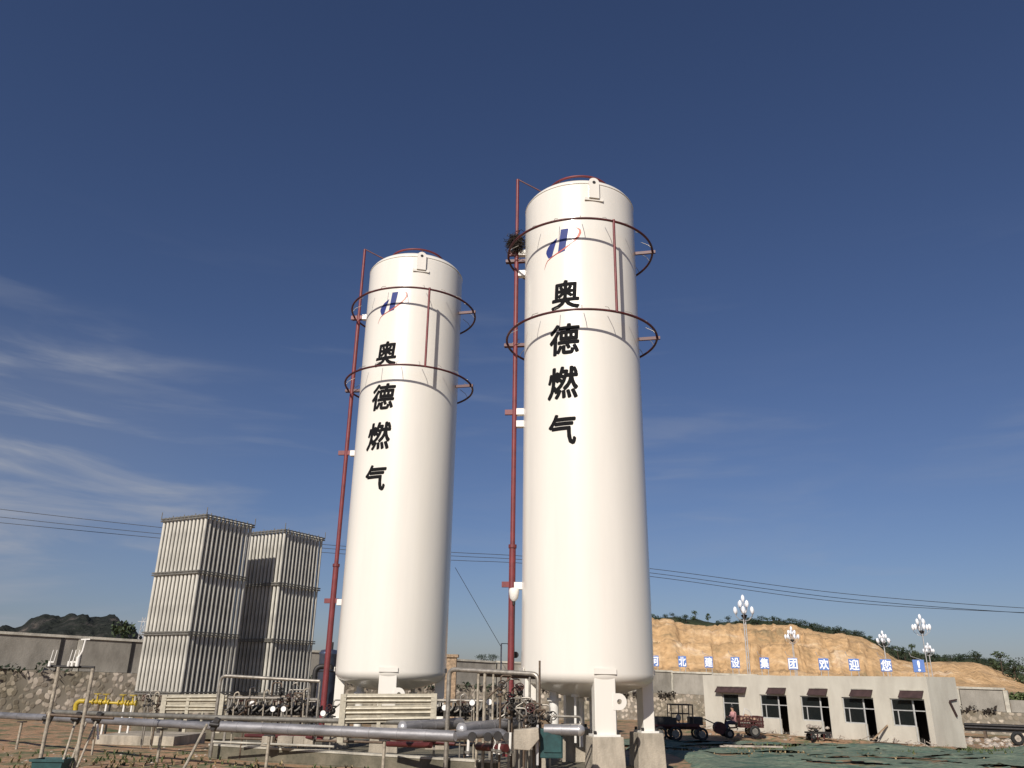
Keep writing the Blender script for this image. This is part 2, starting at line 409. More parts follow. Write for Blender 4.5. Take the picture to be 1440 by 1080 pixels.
# ---------------------------------------------------------------- hills
def z_at(px, py, Y): return P(px, py, Y).z
RIDGE = [(700, 955), (760, 935), (810, 905), (870, 880), (918, 871), (945, 872), (962, 877), (1000, 881), (1050, 879), (1120, 879), (1145, 886), (1170, 891), (1200, 893), (1222, 899), (1244, 914), (1266, 928), (1290, 932), (1375, 931), (1395, 938), (1415, 947), (1440, 958), (1520, 965), (1620, 968)]
def build_hill():
    b = MB(); nu = 430; nt_ = 100; vs = []
    for i in range(nu+1):
        px = 690+(1640-690)*i/nu
        top = lerp_tab(RIDGE, px)
        Yr = 262.0
        zt = max(2.0, z_at(px, top, Yr))
        for j in range(nt_+1):
            t = j/nt_
            Y = 190+t*(Yr-190)
            nn = fb(px*0.02, t*4, 1, 1.0, 5)
            # cut slopes separated by two benches
            tt = t+0.035*fb(px*0.006, 0.3, 7, 1, 2)+0.012*nn
            tt = max(0, min(1, tt))
            prof = lerp_tab([(0, 0.0), (0.10, 0.20), (0.24, 0.22), (0.34, 0.58), (0.52, 0.60), (0.60, 0.84), (0.76, 0.86), (0.82, 0.97), (1.0, 1.0)], tt)
            z = 1.2+(zt-1.2)*prof
            env = math.sin(math.pi*min(1, t))**0.5 if t < 1 else 0
            z += env*(0.35*nn*(zt/14)+0.30*fb(px*.22, t*5.0, 4, 1.0, 4)*(zt/14)-0.7*(1-abs(fb(px*.045+t*1.2, t*1.1, 14, 1.0, 3))*3.0)*(abs(fb(px*.045+t*1.2, t*1.1, 14, 1.0, 3)) < .33)*(zt/14)+0.3*abs(fb(px*0.06, t*2.0, 5, 1.0, 4))*(zt/14))
            q = P(px, 957, Y); x = q.x
            vs.append((x+1.2*fb(px*.03, t*3, 9), Y+1.2*fb(px*0.03, t*3, 2), z))
    for i in range(nu):
        for j in range(nt_):
            a = i*(nt_+1)+j; b.f.append((a, a+nt_+1, a+nt_+2, a+1)); b.sm.append(True)
    b.v = vs
    return b
tag(build_hill().build('hill', M['hill']), kind='structure')
# green back of the hill, behind the excavated face
SCR = [(700, 950), (800, 900), (880, 872), (918, 869), (950, 868), (985, 871), (1010, 876), (1050, 874), (1100, 872), (1140, 880), (1180, 886), (1215, 892), (1240, 902), (1265, 914), (1300, 921), (1340, 925), (1380, 926), (1410, 934), (1440, 948), (1520, 956), (1640, 960)]
b = MB(); vs = []
for i in range(141):
    px = 690+950*i/140; top = lerp_tab(SCR, px)
    for j, (Y, k) in enumerate(((255, 0.0), (270, .80), (285, 0.93), (305, 1.0), (340, 0.8), (420, 0.3), (520, 0))):
        zt = z_at(px, top, 305)
        z = zt*k+0.6*fb(px*.05, j, 3)*(k > 0)
        if j == 0: z = 0
        if j == 1: z = z_at(px, lerp_tab(RIDGE, px), 262)+0.1
        q = P(px, 957, Y); vs.append((q.x, Y, z))
b.v = vs
for i in range(140):
    for j in range(6):
        a = i*7+j; b.f.append((a, a+7, a+8, a+1)); b.sm.append(True)
tag(b.build('hill', M['scrub']), kind='structure')
# dark rocky hill on the other side
LH = [(-160, 900), (-60, 893), (0, 884), (25, 877), (48, 871), (68, 867), (88, 864), (106, 866), (120, 868), (140, 866), (152, 869), (165, 879), (180, 889), (200, 905), (240, 925), (300, 940)]
b = MB(); vs = []; NU = 130; NT = 26
for i in range(NU+1):
    px = -180+500*i/NU; top = lerp_tab(LH, px)+1.2*fb(px*.08, 0, 0, 1, 5)
    for j in range(NT+1):
        t = j/NT; Y = 190+t*70
        zt = z_at(px, top, 230)
        k = math.sin(min(1, t/0.57)*math.pi/2)**0.9 if t < .57 else math.cos((t-.57)/.43*math.pi/2)
        z = zt*k+2.0*fb(px*.035, t*5, 11, 1, 5)*math.sin(math.pi*t)*(1-0.85*(abs(t-.57) < .03))
        q = P(px, 943, Y); vs.append((q.x, Y, z))
b.v = vs
for i in range(NU):
    for j in range(NT):
        a = i*(NT+1)+j; b.f.append((a, a+NT+1, a+NT+2, a+1)); b.sm.append(True)
tag(b.build('hill', M['darkhill']), kind='structure')

# ---------------------------------------------------------------- trees
def leaf_cloud(mb, c, r, n, size, rnd, flat=0.8):
    for _ in range(n):
        while True:
            p = Vector((rnd.uniform(-1, 1), rnd.uniform(-1, 1), rnd.uniform(-1, 1)))
            if 0.2 < p.length < 1: break
        p = Vector((p.x*r, p.y*r, p.z*r*flat))+Vector(c)
        d = Vector((rnd.gauss(0, 1), rnd.gauss(0, 1), rnd.gauss(0, 1))).normalized()
        u = d.orthogonal().normalized()*size*rnd.uniform(.5, 1.2); w = d.cross(u).normalized()*size*rnd.uniform(.3, .8)
        mb.add([p-u, p+w*.8, p+u, p-w], [(0, 1, 2, 3)])
def tree_proto(seed, h, w, n, leaf, lm, lab, group, trunkfrac=0.3):
    rnd = random.Random(seed)
    t = thing('tree', lab, 'tree', (0, 0, 0), group)
    tr = MB(); cr_ = MB()
    top = Vector((rnd.uniform(-.06, .06)*h, rnd.uniform(-.06, .06)*h, h*.8))
    tr.tube([(0, 0, -0.5), (0, 0, h*.2), (top.x*.4, top.y*.4, h*.5), top], h*.035, 7, r2=h*.008)
    K = 7
    for k in range(K):
        a = rnd.uniform(0, 6.28); zz = rnd.uniform(trunkfrac, .92)*h; rr = w*.5*rnd.uniform(.35, .8)*(1-.5*(zz/h-.3))
        c = Vector((math.cos(a)*rr, math.sin(a)*rr, zz))
        tr.tube([(top.x*.3, top.y*.3, zz*.65), (c.x*.6, c.y*.6, zz*.88), c], h*.012, 5, r2=h*.004)
        leaf_cloud(cr_, c, w*rnd.uniform(.20, .32), n//K, leaf, rnd, .75)
    leaf_cloud(cr_, (top.x, top.y, h*.86), w*.22, n//6, leaf, rnd, .8)
    tr.build('trunk', M['bark'], t); cr_.build('crown', lm, t)
    return t
ridge_protos = [tree_proto(10+i, 1.0*h, w, 300, 0.05*h+.05, M['leafA'] if i % 2 else M['leafB'], '', 'trees along the ridge of the excavated hill') for i, (h, w) in enumerate([(5, 4.2), (4, 4.6), (6, 3.6), (3, 4.2)])]
rl = ['small dark tree on the ridge behind the excavated orange hill', 'low rounded bush on the ridge behind the excavated orange hill', 'slim dark tree on the ridge above the orange hill', 'wide low bush on the ridge behind the orange hill']
used = [False]*4
def ridge_tree(px, py_top, Y, hh, kind):
    zt = z_at(px, py_top, Y); q = P(px, 950, Y)
    pr = ridge_protos[kind]; base = [5, 4, 6, 3][kind]; sc = hh/base
    loc = (q.x, Y, zt-hh*.95)
    if not used[kind]:
        used[kind] = True; pr.location = loc; pr.scale = (sc,)*3; pr['label'] = rl[kind]; ORG[pr.name] = Vector(loc); return pr
    return fdup(pr, loc, random.uniform(0, 6.28), (sc*random.uniform(.85, 1.3), sc*random.uniform(.85, 1.3), sc), rl[kind])
special = [(951, 863, 2.6, 1, 'bush just left of the lone ridge tree'), (983, 860, 4.0, 0, 'round dark tree standing up alone on the ridge above the blue north sign'), (1001, 863, 3.4, 2, 'second lone ridge tree, slimmer, near the tall flower street lamp'), (1030, 868, 3, 1, 'ridge bush directly left of the tallest flower street lamp')]
for px, py, hh, k, lb in special:
    o = ridge_tree(px, py, 285, hh, k); o['label'] = lb if len(lb.split()) <= 16 else rl[k]
SGX = [921, 959.5, 996.5, 1034, 1075, 1115, 1158.5, 1201, 1246, 1292]; cnt = {}
OR_ = ['first', 'second', 'third', 'fourth', 'fifth', 'sixth', 'seventh', 'eighth', 'ninth', 'tenth', 'eleventh', 'twelfth', 'thirteenth', 'fourteenth', 'fifteenth', 'sixteenth', 'seventeenth', 'eighteenth', 'nineteenth', 'twentieth', 'twenty-first', 'twenty-second', 'twenty-third', 'twenty-fourth', 'twenty-fifth', 'twenty-sixth']
px = 922
while px < 1440:
    if not any(abs(px-s[0]) < 9 for s in special):
        top = lerp_tab(SCR, px)
        kd = random.choice((0, 1, 3, 3, 1)); o = ridge_tree(px, top-random.uniform(0.5, 5.5), random.uniform(268, 285), random.uniform(2.4, 4.4), kd)
        g_ = sum(1 for q_ in SGX if q_ < px); cnt[g_] = cnt.get(g_, 0)+1
        o['label'] = '%s on the ridge, %s from the left %s' % ('dark tree' if kd == 0 else 'low bush', OR_[cnt[g_]-1], 'between the %s and %s sign boxes' % (OR_[g_-1], OR_[g_]) if 0 < g_ < 10 else 'beyond the last sign box')
    px += random.uniform(5.5, 9.5)
for px, py, hh, Y, k, lb in ((1288, 907, 4.5, 262, 0, 'dark tree below the ridge behind the right pair of street lamps'), (1376, 918, 5, 255, 1, 'bushy tree on the ridge left of the large corner tree'), (1400, 926, 5, 250, 2, 'narrow tree between the two bushy ridge trees at the hill end'), (1411, 918, 6.5, 240, 0, 'large dark tree at the lower end of the orange hill'), (1428, 930, 6, 235, 1, 'large dark bushy tree at the frame edge below the hill end'), (1441, 938, 6, 230, 0, 'lowest tree of the hill end, cut by the frame edge')):
    o = ridge_tree(px, py, Y, hh, k); o['label'] = lb
t = fdup(ridge_protos[0], (0, 0, 0), 1.0, 1.9, 'round dark tree at the foot of the rocky hill behind the panel wall'); del t['group']
q = P(178, 878, 150); t.location = (q.x, 150, q.z-9.2)

# ---------------------------------------------------------------- perimeter walls
def wall_run(a, b, zb_a, zb_b, base_z, ph_a, ph_b, npan, lab1, lab2, missing=(), fat=(), joints=()):
    """rubble retaining wall from a to b with a concrete panel fence standing on it"""
    a = Vector(a); b = Vector(b); d = (b-a); L = d.length; d2 = d.normalized(); n = Vector((d2.y, -d2.x))
    s = MB(); seg = int(L/1.5)
    def q(t, off, z): p = a+d*t+n*off; return (p.x, p.y, z)
    vs = []
    for i in range(seg+1):
        t = i/seg; zt = zb_a+(zb_b-zb_a)*t
        vs += [q(t, 0.75+.1*fb(i, 0, 1), base_z), q(t, .42+.05*fb(i, 3, 1), zt-.02), q(t, -.3, zt-.02), q(t, -.3, base_z)]
    fs = []
    for i in range(seg):
        for k in range(3): fs.append((i*4+k, i*4+4+k, i*4+5+k, i*4+1+k))
    fs += [(0, 1, 2, 3), (seg*4+3, seg*4+2, seg*4+1, seg*4)]
    s.add(vs, fs)
    tag(s.build('retaining_wall', M['stone']), lab1, 'wall')
    w = thing('panel_wall', lab2, 'wall', (a.x, a.y, zb_a))
    ang = math.atan2(d2.y, d2.x)
    for i in range(npan):
        t0, t1 = i/npan, (i+1)/npan; tm = (t0+t1)/2
        zb = zb_a+(zb_b-zb_a)*tm; ph = ph_a+(ph_b-ph_a)*tm
        low = i in missing
        hh = ph*(.55 if low else 1)
        p = a+d*tm
        pl = (t1-t0)*L-.34
        slope = math.atan2((zb_b-zb_a)/L, 1)
        MB().rbox((p.x, p.y, zb+hh/2), (pl, .16, hh), ang, 0, -slope).build('panel', M['panelwall'], w)
        if not low: MB().rbox((p.x, p.y, zb+hh+.07), (pl+.34+.02, .34, .14), ang, 0, -slope).build('coping', M['coping'], w)
    for i in range(npan+1):
        t = i/npan; zb = zb_a+(zb_b-zb_a)*t; ph = ph_a+(ph_b-ph_a)*t; p = a+d*t
        MB().rbox((p.x, p.y, zb+ph/2-.05), (.20 if i in fat else .26, .24, ph+.04), ang).build('post', M['dark'] if i in fat else M['coping'], w)
    for px in joints:
        for k in range(1000):
            p = a+d*(k/1000); e = Vector((p.x, p.y, zb_a+1))-CAMP
            if 720+FPX*e.dot(RT)/e.dot(FW) > px: break
        zb = zb_a+(zb_b-zb_a)*k/1000; ph = ph_a+(ph_b-ph_a)*k/1000
        MB().rbox((p.x, p.y, zb+ph/2-.05), (.16, .26, ph+.1), ang).build('joint_post', M['dark'], w)
    return w
wall_run((-75, 40), (-28, 45), 2.55, 2.45, -.3, 1.75, 1.75, 9, 'rubble stone retaining wall running out past the frame edge behind the grey pipe', 'grey panel wall at the frame edge below the rocky hill')
wall_run((-28, 45), (-1, 68), 2.45, 1.75, -.9, 1.75, 1.74, 8, 'rubble stone wall behind the finned vaporizer towers', 'stained concrete panel wall behind the finned vaporizer towers', fat=(7,), joints=(84, 184))
wall_run((-1, 68), (14, 71.5), 1.7, 1.35, -1.2, 1.85, 1.65, 4, 'rubble stone wall between the two tanks and beside the low building', 'concrete panel wall between the two white tanks', fat=(0,))
wall_run((14, 71.5), (29, 60.5), 1.35, .95, -1.2, 1.65, 1.45, 5, 'rubble stone wall directly behind the low beige building', 'concrete panel wall directly behind the low beige building')
wall_run((29, 60.5), (38, 53), .80, .62, -1.4, 1.35, 1.4, 4, 'sunlit rubble stone wall right of the low beige building', 'concrete panel wall right of the building, one panel sunk low', missing=(2,))
wall_run((38, 53), (75, 40), .62, .5, -1.4, 1.4, 1.4, 9, 'rubble stone wall past the frame edge beyond the sunk panel', 'concrete panel wall past the frame edge beyond the sunk panel')
# ragged soil and creeper band at the foot of the panels
def creeper(a, b, za, zb, n, seed, off=.5):
    rnd = random.Random(seed); mb = MB(); a = Vector(a); b = Vector(b); d = b-a; nn = Vector((d.y, -d.x)).normalized()
    for i in range(n):
        t = rnd.random(); m_ = fb(t*d.length*.25, seed, 0)
        if m_ < -.12: continue
        p = a+d*t+nn*(off+rnd.uniform(-.1, .15)); z = za+(zb-za)*t+rnd.uniform(-.25, .15+.5*max(0, m_))
        leaf_cloud(mb, (p.x, p.y, z), .22, 5, .14, rnd)
    return mb
tag(creeper((-28, 45), (-1, 68), 2.35, 1.70, 130, 1).build('undergrowth', M['leafA']), 'dark creeper and dry weeds along the top of the stone wall', 'undergrowth', kind='stuff')
tag(creeper((-1, 68), (14, 71.5), 1.65, 1.25, 150, 2).build('undergrowth', M['twig']), 'dark brown creeper along the top of the far stone wall', 'undergrowth', kind='stuff')
tag(creeper((29, 60.5), (38, 53), .85, .7, 90, 3).build('undergrowth', M['twig']), 'dry creeper at the foot of the sunlit wall panels', 'undergrowth', kind='stuff')
tag(creeper((33.5, 57.5), (37, 54.5), 1.7, 1.7, 260, 4, -1.2).build('undergrowth', M['weed']), 'green bush seen through the gap above the sunk panel', 'undergrowth', kind='stuff')
# two slanting drainage poles and the tan corner pillar
q = P(635, 940, 60)
pl = thing('brick_pillar', 'tan pillar standing on the wall beside the left tank foot', 'pillar', (q.x, 60, -.5))
MB().box((q.x-.1, 60, 1.6), (.9, .9, 4.2)).build('shaft', M['wood'], pl); MB().box((q.x-.1, 60, 3.78), (1.15, 1.15, .2)).build('cap', M['wood'], pl)

# ---------------------------------------------------------------- storage tanks
RAD = 1.85; ZB = 2.45; ZT = 17.35
ZP = P(847, 1036, 21.65).z      # top of the pedestals
def cylhit(px, py, cx, cy, r):
    d = (FW + RT*((px-720)/FPX) + UP*((540-py)/FPX))
    ox, oy = CAMP.x-cx, CAMP.y-cy
    a = d.x**2+d.y**2; bq = 2*(ox*d.x+oy*d.y); c = ox*ox+oy*oy-r*r
    t = (-bq-math.sqrt(max(0, bq*bq-4*a*c)))/(2*a)
    p = CAMP+d*t
    return math.atan2(p.x-cx, -(p.y-cy)), p.z       # angle from -Y towards +X
def glyph_bm(ch, bold=0.022, sheer=0.0004):
    """a heavy flat character, height 1, centred; its stroke weight comes from stacked shifted copies"""
    cu = bpy.data.curves.new('glyph', 'FONT'); cu.body = ch; cu.size = 1.0; cu.resolution_u = 3
    o = bpy.data.objects.new('glyph', cu); COL.objects.link(o)
    dg = bpy.context.evaluated_depsgraph_get(); me = bpy.data.meshes.new_from_object(o.evaluated_get(dg))
    bpy.data.objects.remove(o)
    bm = bmesh.new()
    for k in range(9):
        a = k*math.pi/4; d = 0 if k == 8 else bold
        n0 = len(bm.verts); bm.from_mesh(me); bm.verts.ensure_lookup_table()
        for v in bm.verts[n0:]: v.co += Vector((d*math.cos(a), d*math.sin(a), sheer*k))
    xa = [v.co.x for v in bm.verts]; ya = [v.co.y for v in bm.verts]
    mx, my = (min(xa)+max(xa))/2, (min(ya)+max(ya))/2; hh = max(ya)-min(ya)
    for v in bm.verts: v.co = Vector(((v.co.x-mx)/hh, (v.co.y-my)/hh, v.co.z))
    return bm
def wrap(bm, cx, cy, ang0, z0, sx, sz, r, shear=0.0):
    """lay a flat unit drawing (x right, y up, centred) on the shell"""
    x0 = min(v.co.x for v in bm.verts); x1 = max(v.co.x for v in bm.verts)
    k = x0
    while k < x1:
        bmesh.ops.bisect_plane(bm, geom=bm.verts[:]+bm.edges[:]+bm.faces[:], plane_co=(k, 0, 0), plane_no=(1, 0, 0)); k += .06
    for v in bm.verts:
        a = ang0+(v.co.x+shear*v.co.y)*sx/r
        z = z0+v.co.y*sz; r_ = r+v.co.z
        v.co = Vector((cx+math.sin(a)*r_, cy-math.cos(a)*r_, z))
def mark(name, bm, cx, cy, parent, material):
    me = bpy.data.meshes.new(name); 
    for v in bm.verts: v.co -= ORG[parent.name]
    bm.to_mesh(me); bm.free(); me.materials.append(material)
    o = bpy.data.objects.new(name, me); COL.objects.link(o); o.parent = parent; return o
def poly_bm(polys):
    bm = bmesh.new()
    for p in polys:
        bm.faces.new([bm.verts.new((x, y, 0)) for x, y in p])
    bmesh.ops.triangulate(bm, faces=bm.faces[:])
    return bm
def logo_polys():
    def n(x, y): return ((x-415)/340.0, (200-y)/340.0)
    bar = [n(402, 32), n(470, 32), n(436, 243), n(372, 258)]
    left = [n(370, 105), n(345, 118), n(310, 140), n(280, 170), n(262, 200), n(258, 222), n(266, 245), n(274, 262), n(286, 281), n(318, 268), n(342, 190)]
    cl_ = [(522, 28), (550, 40), (566, 58), (567, 82), (550, 118), (520, 155), (480, 188), (430, 222), (370, 252), (310, 278), (272, 300), (252, 335), (240, 372)]
    wd = [3, 9, 15, 19, 20, 18, 15, 12, 10, 8, 6, 4, 1.5]
    up, dn = [], []
    for i, (x, y) in enumerate(cl_):
        a = cl_[max(0, i-1)]; c = cl_[min(len(cl_)-1, i+1)]
        dx, dy = c[0]-a[0], c[1]-a[1]; L = math.hypot(dx, dy)
        ox, oy = -dy/L*wd[i]/2, dx/L*wd[i]/2
        up.append(n(x+ox, y+oy)); dn.append(n(x-ox, y-oy))
    quads = [[up[i], up[i+1], dn[i+1], dn[i]] for i in range(len(cl_)-1)]
    return bar, left, quads

def make_tank(cx, cy, label, leg0, marks, logo, lug_px, which):
    t = thing('storage_tank', label, 'storage tank', (cx, cy, 0.72))
    # shell with shallow domed ends
    prof = [(1e-3, ZB-.60)]
    for i in range(1, 9): prof.append((1.58*i/8, ZB-.60+.31*(i/8)**2))
    for i in range(1, 11):
        a = .38+(math.pi/2-.38)*i/10; prof.append((1.58+(RAD-1.58)*(math.sin(a)-math.sin(.38))/(1-math.sin(.38)), ZB-.29*math.cos(a)/math.cos(.38)))
    zz = ZB
    seams = [ZB+2.5, ZB+5.0, ZB+7.45, ZB+9.9, ZB+12.4]
    for z_ in (ZB+.03, ZB+.2, 7, 12, ZT-.3, ZT-.06): prof.append((RAD, z_))
    prof += [(RAD, ZT-.02), (RAD-.005, ZT), (RAD-.03, ZT+.05)]
    for i in range(1, 12):
        a = i/12*math.pi/2; prof.append(((RAD-.03)*math.cos(a)**.8, ZT+.05+.5*math.sin(a)))
    prof.append((1e-3, ZT+.56))
    sh = MB().lathe(prof, (cx, cy, 0), 128).build('shell', M['tank'], t)
    MB().torus((cx, cy, ZT+.04), RAD-.01, .022, n=96).build('rim_seam', M['tank'], t)
    # legs
    for k in range(4):
        a = leg0+k*math.pi/2; rr = RAD-.20
        px_, py_ = cx+math.sin(a)*rr, cy-math.cos(a)*rr
        lb = MB(); lb.rbox((px_, py_, (ZP+2.6)/2), (.56, .32, 2.6-ZP), a)
        lg = lb.build('leg', M['tank'], t, .02)
        MB().rbox((px_+math.sin(a)*.215, py_-math.cos(a)*.215, 2.52), (.60, .02, .14), a).build('pad_plate', M['tank'], lg)
        MB().rbox((px_, py_, ZP+.025), (.70, .50, .05), a).build('base_plate', M['white'], lg)
        for sx in (-.30, .30):
            for sy in (-.20, .20):
                v2 = Matrix.Rotation(a, 3, 'Z') @ Vector((sx, sy, 0)); MB().cyl((px_+v2.x, py_+v2.y, ZP+.04), (px_+v2.x, py_+v2.y, ZP+.13), .038, 8).build('anchor_bolt', M['dark'], lg)
        if k == 0:
            # eye plate standing out sideways from the front leg
            u = Vector((math.cos(a), math.sin(a), 0)); w = Vector((math.sin(a), -math.cos(a), 0))
            c0 = Vector((px_, py_, ZP+.82))+u*.27+w*.14
            prof2 = [(-.12, .26), (.14, .26)]+[(.14+.26*math.sin(q*math.pi/10), .26*math.cos(q*math.pi/10)) for q in range(1, 10)]+[(.14, -.26), (-.12, -.26)]
            hole = [(.17+.09*math.cos(q*2*math.pi/14), .09*math.sin(q*2*math.pi/14)) for q in range(14)]
            eb = MB(); off = w*.03
            # ring of quads between the plate outline and the hole
            import bisect
            outl = []
            nO = 28
            def outline_pt(an):
                dx, dz = math.cos(an), math.sin(an)
                if dx >= 0: return (.09+.20*dx, .20*dz)
                s_ = min(.16/abs(dx) if dx < -1e-6 else 9, .20/abs(dz) if abs(dz) > 1e-6 else 9)
                return (.09+dx*s_, dz*s_)
            vs = []
            for s2 in (1, -1):
                for q_ in range(nO):
                    an = 2*math.pi*q_/nO; x, z = outline_pt(an); vs.append(c0+u*x+Vector((0, 0, z))+off*s2)
                for q_ in range(nO):
                    an = 2*math.pi*q_/nO; vs.append(c0+u*(.10+.065*math.cos(an))+Vector((0, 0, .065*math.sin(an)))+off*s2)
            fs = []
            for q_ in range(nO):
                q2 = (q_+1) % nO
                fs += [(q_, q2, nO+q2, nO+q_), (2*nO+q_, 3*nO+q_, 3*nO+q2, 2*nO+q2), (q_, 2*nO+q_, 2*nO+q2, q2), (nO+q_, nO+q2, 3*nO+q2, 3*nO+q_)]
            eb.add(vs, fs); eb.build('eye_plate', M['tank'], lg)
    # lifting lugs on the rim
    al, _ = cylhit(lug_px[0], lug_px[1], cx, cy, RAD)
    for a in (al, al+math.pi):
        u = Vector((math.cos(a), math.sin(a), 0)); w = Vector((math.sin(a), -math.cos(a), 0))
        c0 = Vector((cx, cy, 0))+w*(RAD+.05)
        hw = .17; z0, z1 = ZT-.55, ZT+.03
        vs = []; nO = 20
        for s2 in (.035, -.035):
            for q_ in range(nO):
                an = math.pi*q_/(nO-1); vs.append(c0+u*(hw*math.cos(an))+Vector((0, 0, z1+hw*math.sin(an)))+w*s2)
            vs += [c0+u*(-hw)+Vector((0, 0, z0))+w*s2, c0+u*hw+Vector((0, 0, z0))+w*s2]
        n1 = nO+2
        fs = [tuple(range(n1)), tuple(range(2*n1-1, n1-1, -1))]+[(i, n1+i, n1+(i+1) % n1, (i+1) % n1) for i in range(n1)]
        lu = MB().add(vs, fs).build('lifting_lug', M['tank'], t)
        MB().cyl(c0+Vector((0, 0, z1))+w*.030, c0+Vector((0, 0, z1))+w*.045, .055, 14).build('lug_hole', M['dark'], lu)
        MB().rbox(c0+Vector((0, 0, z0-.02))-w*.03, (.62, .03, .10), a).build('lug_pad', M['tank'], lu)
    # writing and emblem
    for ch, (px, py), hpx in marks:
        a, z = cylhit(px, py, cx, cy, RAD)
        _, z1 = cylhit(px, py-hpx/2, cx, cy, RAD); _, z2 = cylhit(px, py+hpx/2, cx, cy, RAD)
        H = z1-z2
        bm = glyph_bm(ch, .030)
        wrap(bm, cx, cy, a, z, H*.92, H, RAD+.004, which['shear'])
        mark('character', bm, cx, cy, t, M['letter'])
    a, z = cylhit(logo[0], logo[1], cx, cy, RAD); _, z1 = cylhit(logo[0], logo[1]-logo[2]/2, cx, cy, RAD); _, z2 = cylhit(logo[0], logo[1]+logo[2]/2, cx, cy, RAD)
    H = z1-z2; bar, left, quads = logo_polys()
    bm = poly_bm([bar]); wrap(bm, cx, cy, a, z, H, H, RAD+.004); em = mark('emblem_bar', bm, cx, cy, t, M['blue'])
    bm = poly_bm([left]); wrap(bm, cx, cy, a, z, H, H, RAD+.004); mark('emblem_bowl', bm, cx, cy, t, M['blue'])
    bm = poly_bm(quads); wrap(bm, cx, cy, a, z, H, H, RAD+.008); mark('emblem_swoosh', bm, cx, cy, t, M['swoosh'])
    # nozzles and pipes under the bottom head
    nz = MB()
    for dx, dy, r_, zb_ in ((-.95, -.3, .13, .5), (-.2, -.1, .05, .6), (.75, .2, .07, .7), (.2, .6, .1, .5)):
        nz = MB(); nz.cyl((cx+dx, cy+dy, ZB-.35), (cx+dx, cy+dy, zb_), r_, 14); nz.cyl((cx+dx, cy+dy, 1.75), (cx+dx, cy+dy, 1.83), r_+.07, 14)
        nz.build('bottom_pipe', M['white'], t)
    # white bracket blocks that carry the riser
    for bpx, bpy_ in which['brackets']:
        a, z = which['riser_ang'], which['zb'](bpy_)
        c0 = Vector((cx+math.sin(a)*(RAD+.11), cy-math.cos(a)*(RAD+.11), z))
        MB().rbox(c0, (.20, .24, .20), a).build('bracket_block', M['white'], t)
    return t
def make_spray(cx, cy, label, ang, rx_px, rings, post_px, top_z, clamps, ring_r, top_px):
    """red fire-water riser with two spray rings round a tank"""
    rr = RAD+(.30 if cx > 0 else .40)
    t = thing('spray_pipework', label, 'fire pipe', (cx+math.sin(ang)*rr, cy-math.cos(ang)*rr, .3))
    bx, by = cx+math.sin(ang)*rr, cy-math.cos(ang)*rr
    r = MB(); r.tube([(bx, by, .35), (bx, by, 6)], .10, 14); r.tube([(bx, by, 6), (bx, by, rings[0]+.1)], .075, 14); r.tube([(bx, by, rings[0]+.1), (bx, by, top_z)], .055, 12)
    rs = r.build('riser', M['red'], t)
    fl = MB(); fl.cyl((bx, by, .32), (bx, by, .40), .2, 16); fl.cyl((bx, by, .42), (bx, by, .50), .2, 16); fl.cyl((bx, by, 5.95), (bx, by, 6.05), .125, 14); fl.build('flange', M['red'], rs)
    tr_ = 1.05; zt = cylhit(*top_px, cx, cy, tr_)[1]
    ex = Vector((cx+math.sin(ang)*tr_, cy-math.cos(ang)*tr_, zt))
    MB().tube(bend([(bx, by, top_z-.02), (bx, by, top_z), (bx, by, top_z+.02), ex], .1), .026, 8).build('top_feed', M['darkred'], t)
    MB().torus((cx, cy, zt), tr_, .04, n=64).build('top_ring', M['red'], t)
    st = MB()
    for k in range(6):
        a = k*math.pi/3+.3; st.cyl((cx+math.sin(a)*tr_, cy-math.cos(a)*tr_, zt), (cx+math.sin(a)*tr_, cy-math.cos(a)*tr_, ZT+.36), .02, 6)
    st.build('ring_support', M['darkred'], t)
    for z in rings:
        rg = MB().torus((cx, cy, z), ring_r, .038, n=96).build('spray_ring', M['darkred'], t)
        for k in range(18):
            a = ang+.2+k*2*math.pi/18
            p = Vector((cx+math.sin(a)*ring_r, cy-math.cos(a)*ring_r, z)); u = Vector((math.sin(a), -math.cos(a), 0))
            MB().tube([p, p+Vector((0, 0, .16))-u*.10, p+Vector((0, 0, .30))-u*.34], .010, 5).build('nozzle', M['steel'], rg)
        for a in (ang, R_(78), R_(180), R_(262)):
            u = Vector((math.sin(a), -math.cos(a), 0))
            c0 = Vector((cx, cy, z))
            arm = MB(); arm.bar(c0+u*(RAD-.02)+Vector((0, 0, -.05)), c0+u*(ring_r+.10)+Vector((0, 0, -.05)), .07, .10); arm.build('ring_arm', M['darkred'], rg)
    pa, _ = cylhit(post_px[0], post_px[1], cx, cy, ring_r)
    MB().cyl((cx+math.sin(pa)*ring_r, cy-math.cos(pa)*ring_r, rings[1]-.02), (cx+math.sin(pa)*ring_r, cy-math.cos(pa)*ring_r, rings[0]+.06), .042, 10).build('post', M['red'], t)
    for z in clamps:
        u = Vector((math.sin(ang), -math.cos(ang), 0)); c0 = Vector((cx, cy, z))
        MB().bar(c0+u*(RAD+.2), c0+u*(rr+.30), .10, .16).build('clamp_arm', M['red'], t)
    return t
RANG = R_(-96)
TRX, TRY = 2.23, 23.5
TLX, TLY = -3.93, 28.4
def zof(cx, cy, ang, rr):
    x = cx+math.sin(ang)*rr; y = cy-math.cos(ang)*rr
    def f(py):
        lo, hi = 0, 20
        for _ in range(40):
            m_ = (lo+hi)/2
            d = Vector((x, y, m_))-CAMP
            yy = 540-FPX*d.dot(UP)/d.dot(FW)
            if yy > py: lo = m_
            else: hi = m_
        return lo
    return f
zr = zof(TRX, TRY, RANG, RAD+.4); zl = zof(TLX, TLY, RANG, RAD+.4)
RR = 2.42
def ring_z(cx, cy, py, px):
    # height at which a ring of radius RR shows its near edge at the pixel row py
    return cylhit(px, py, cx, cy, RR)[1]
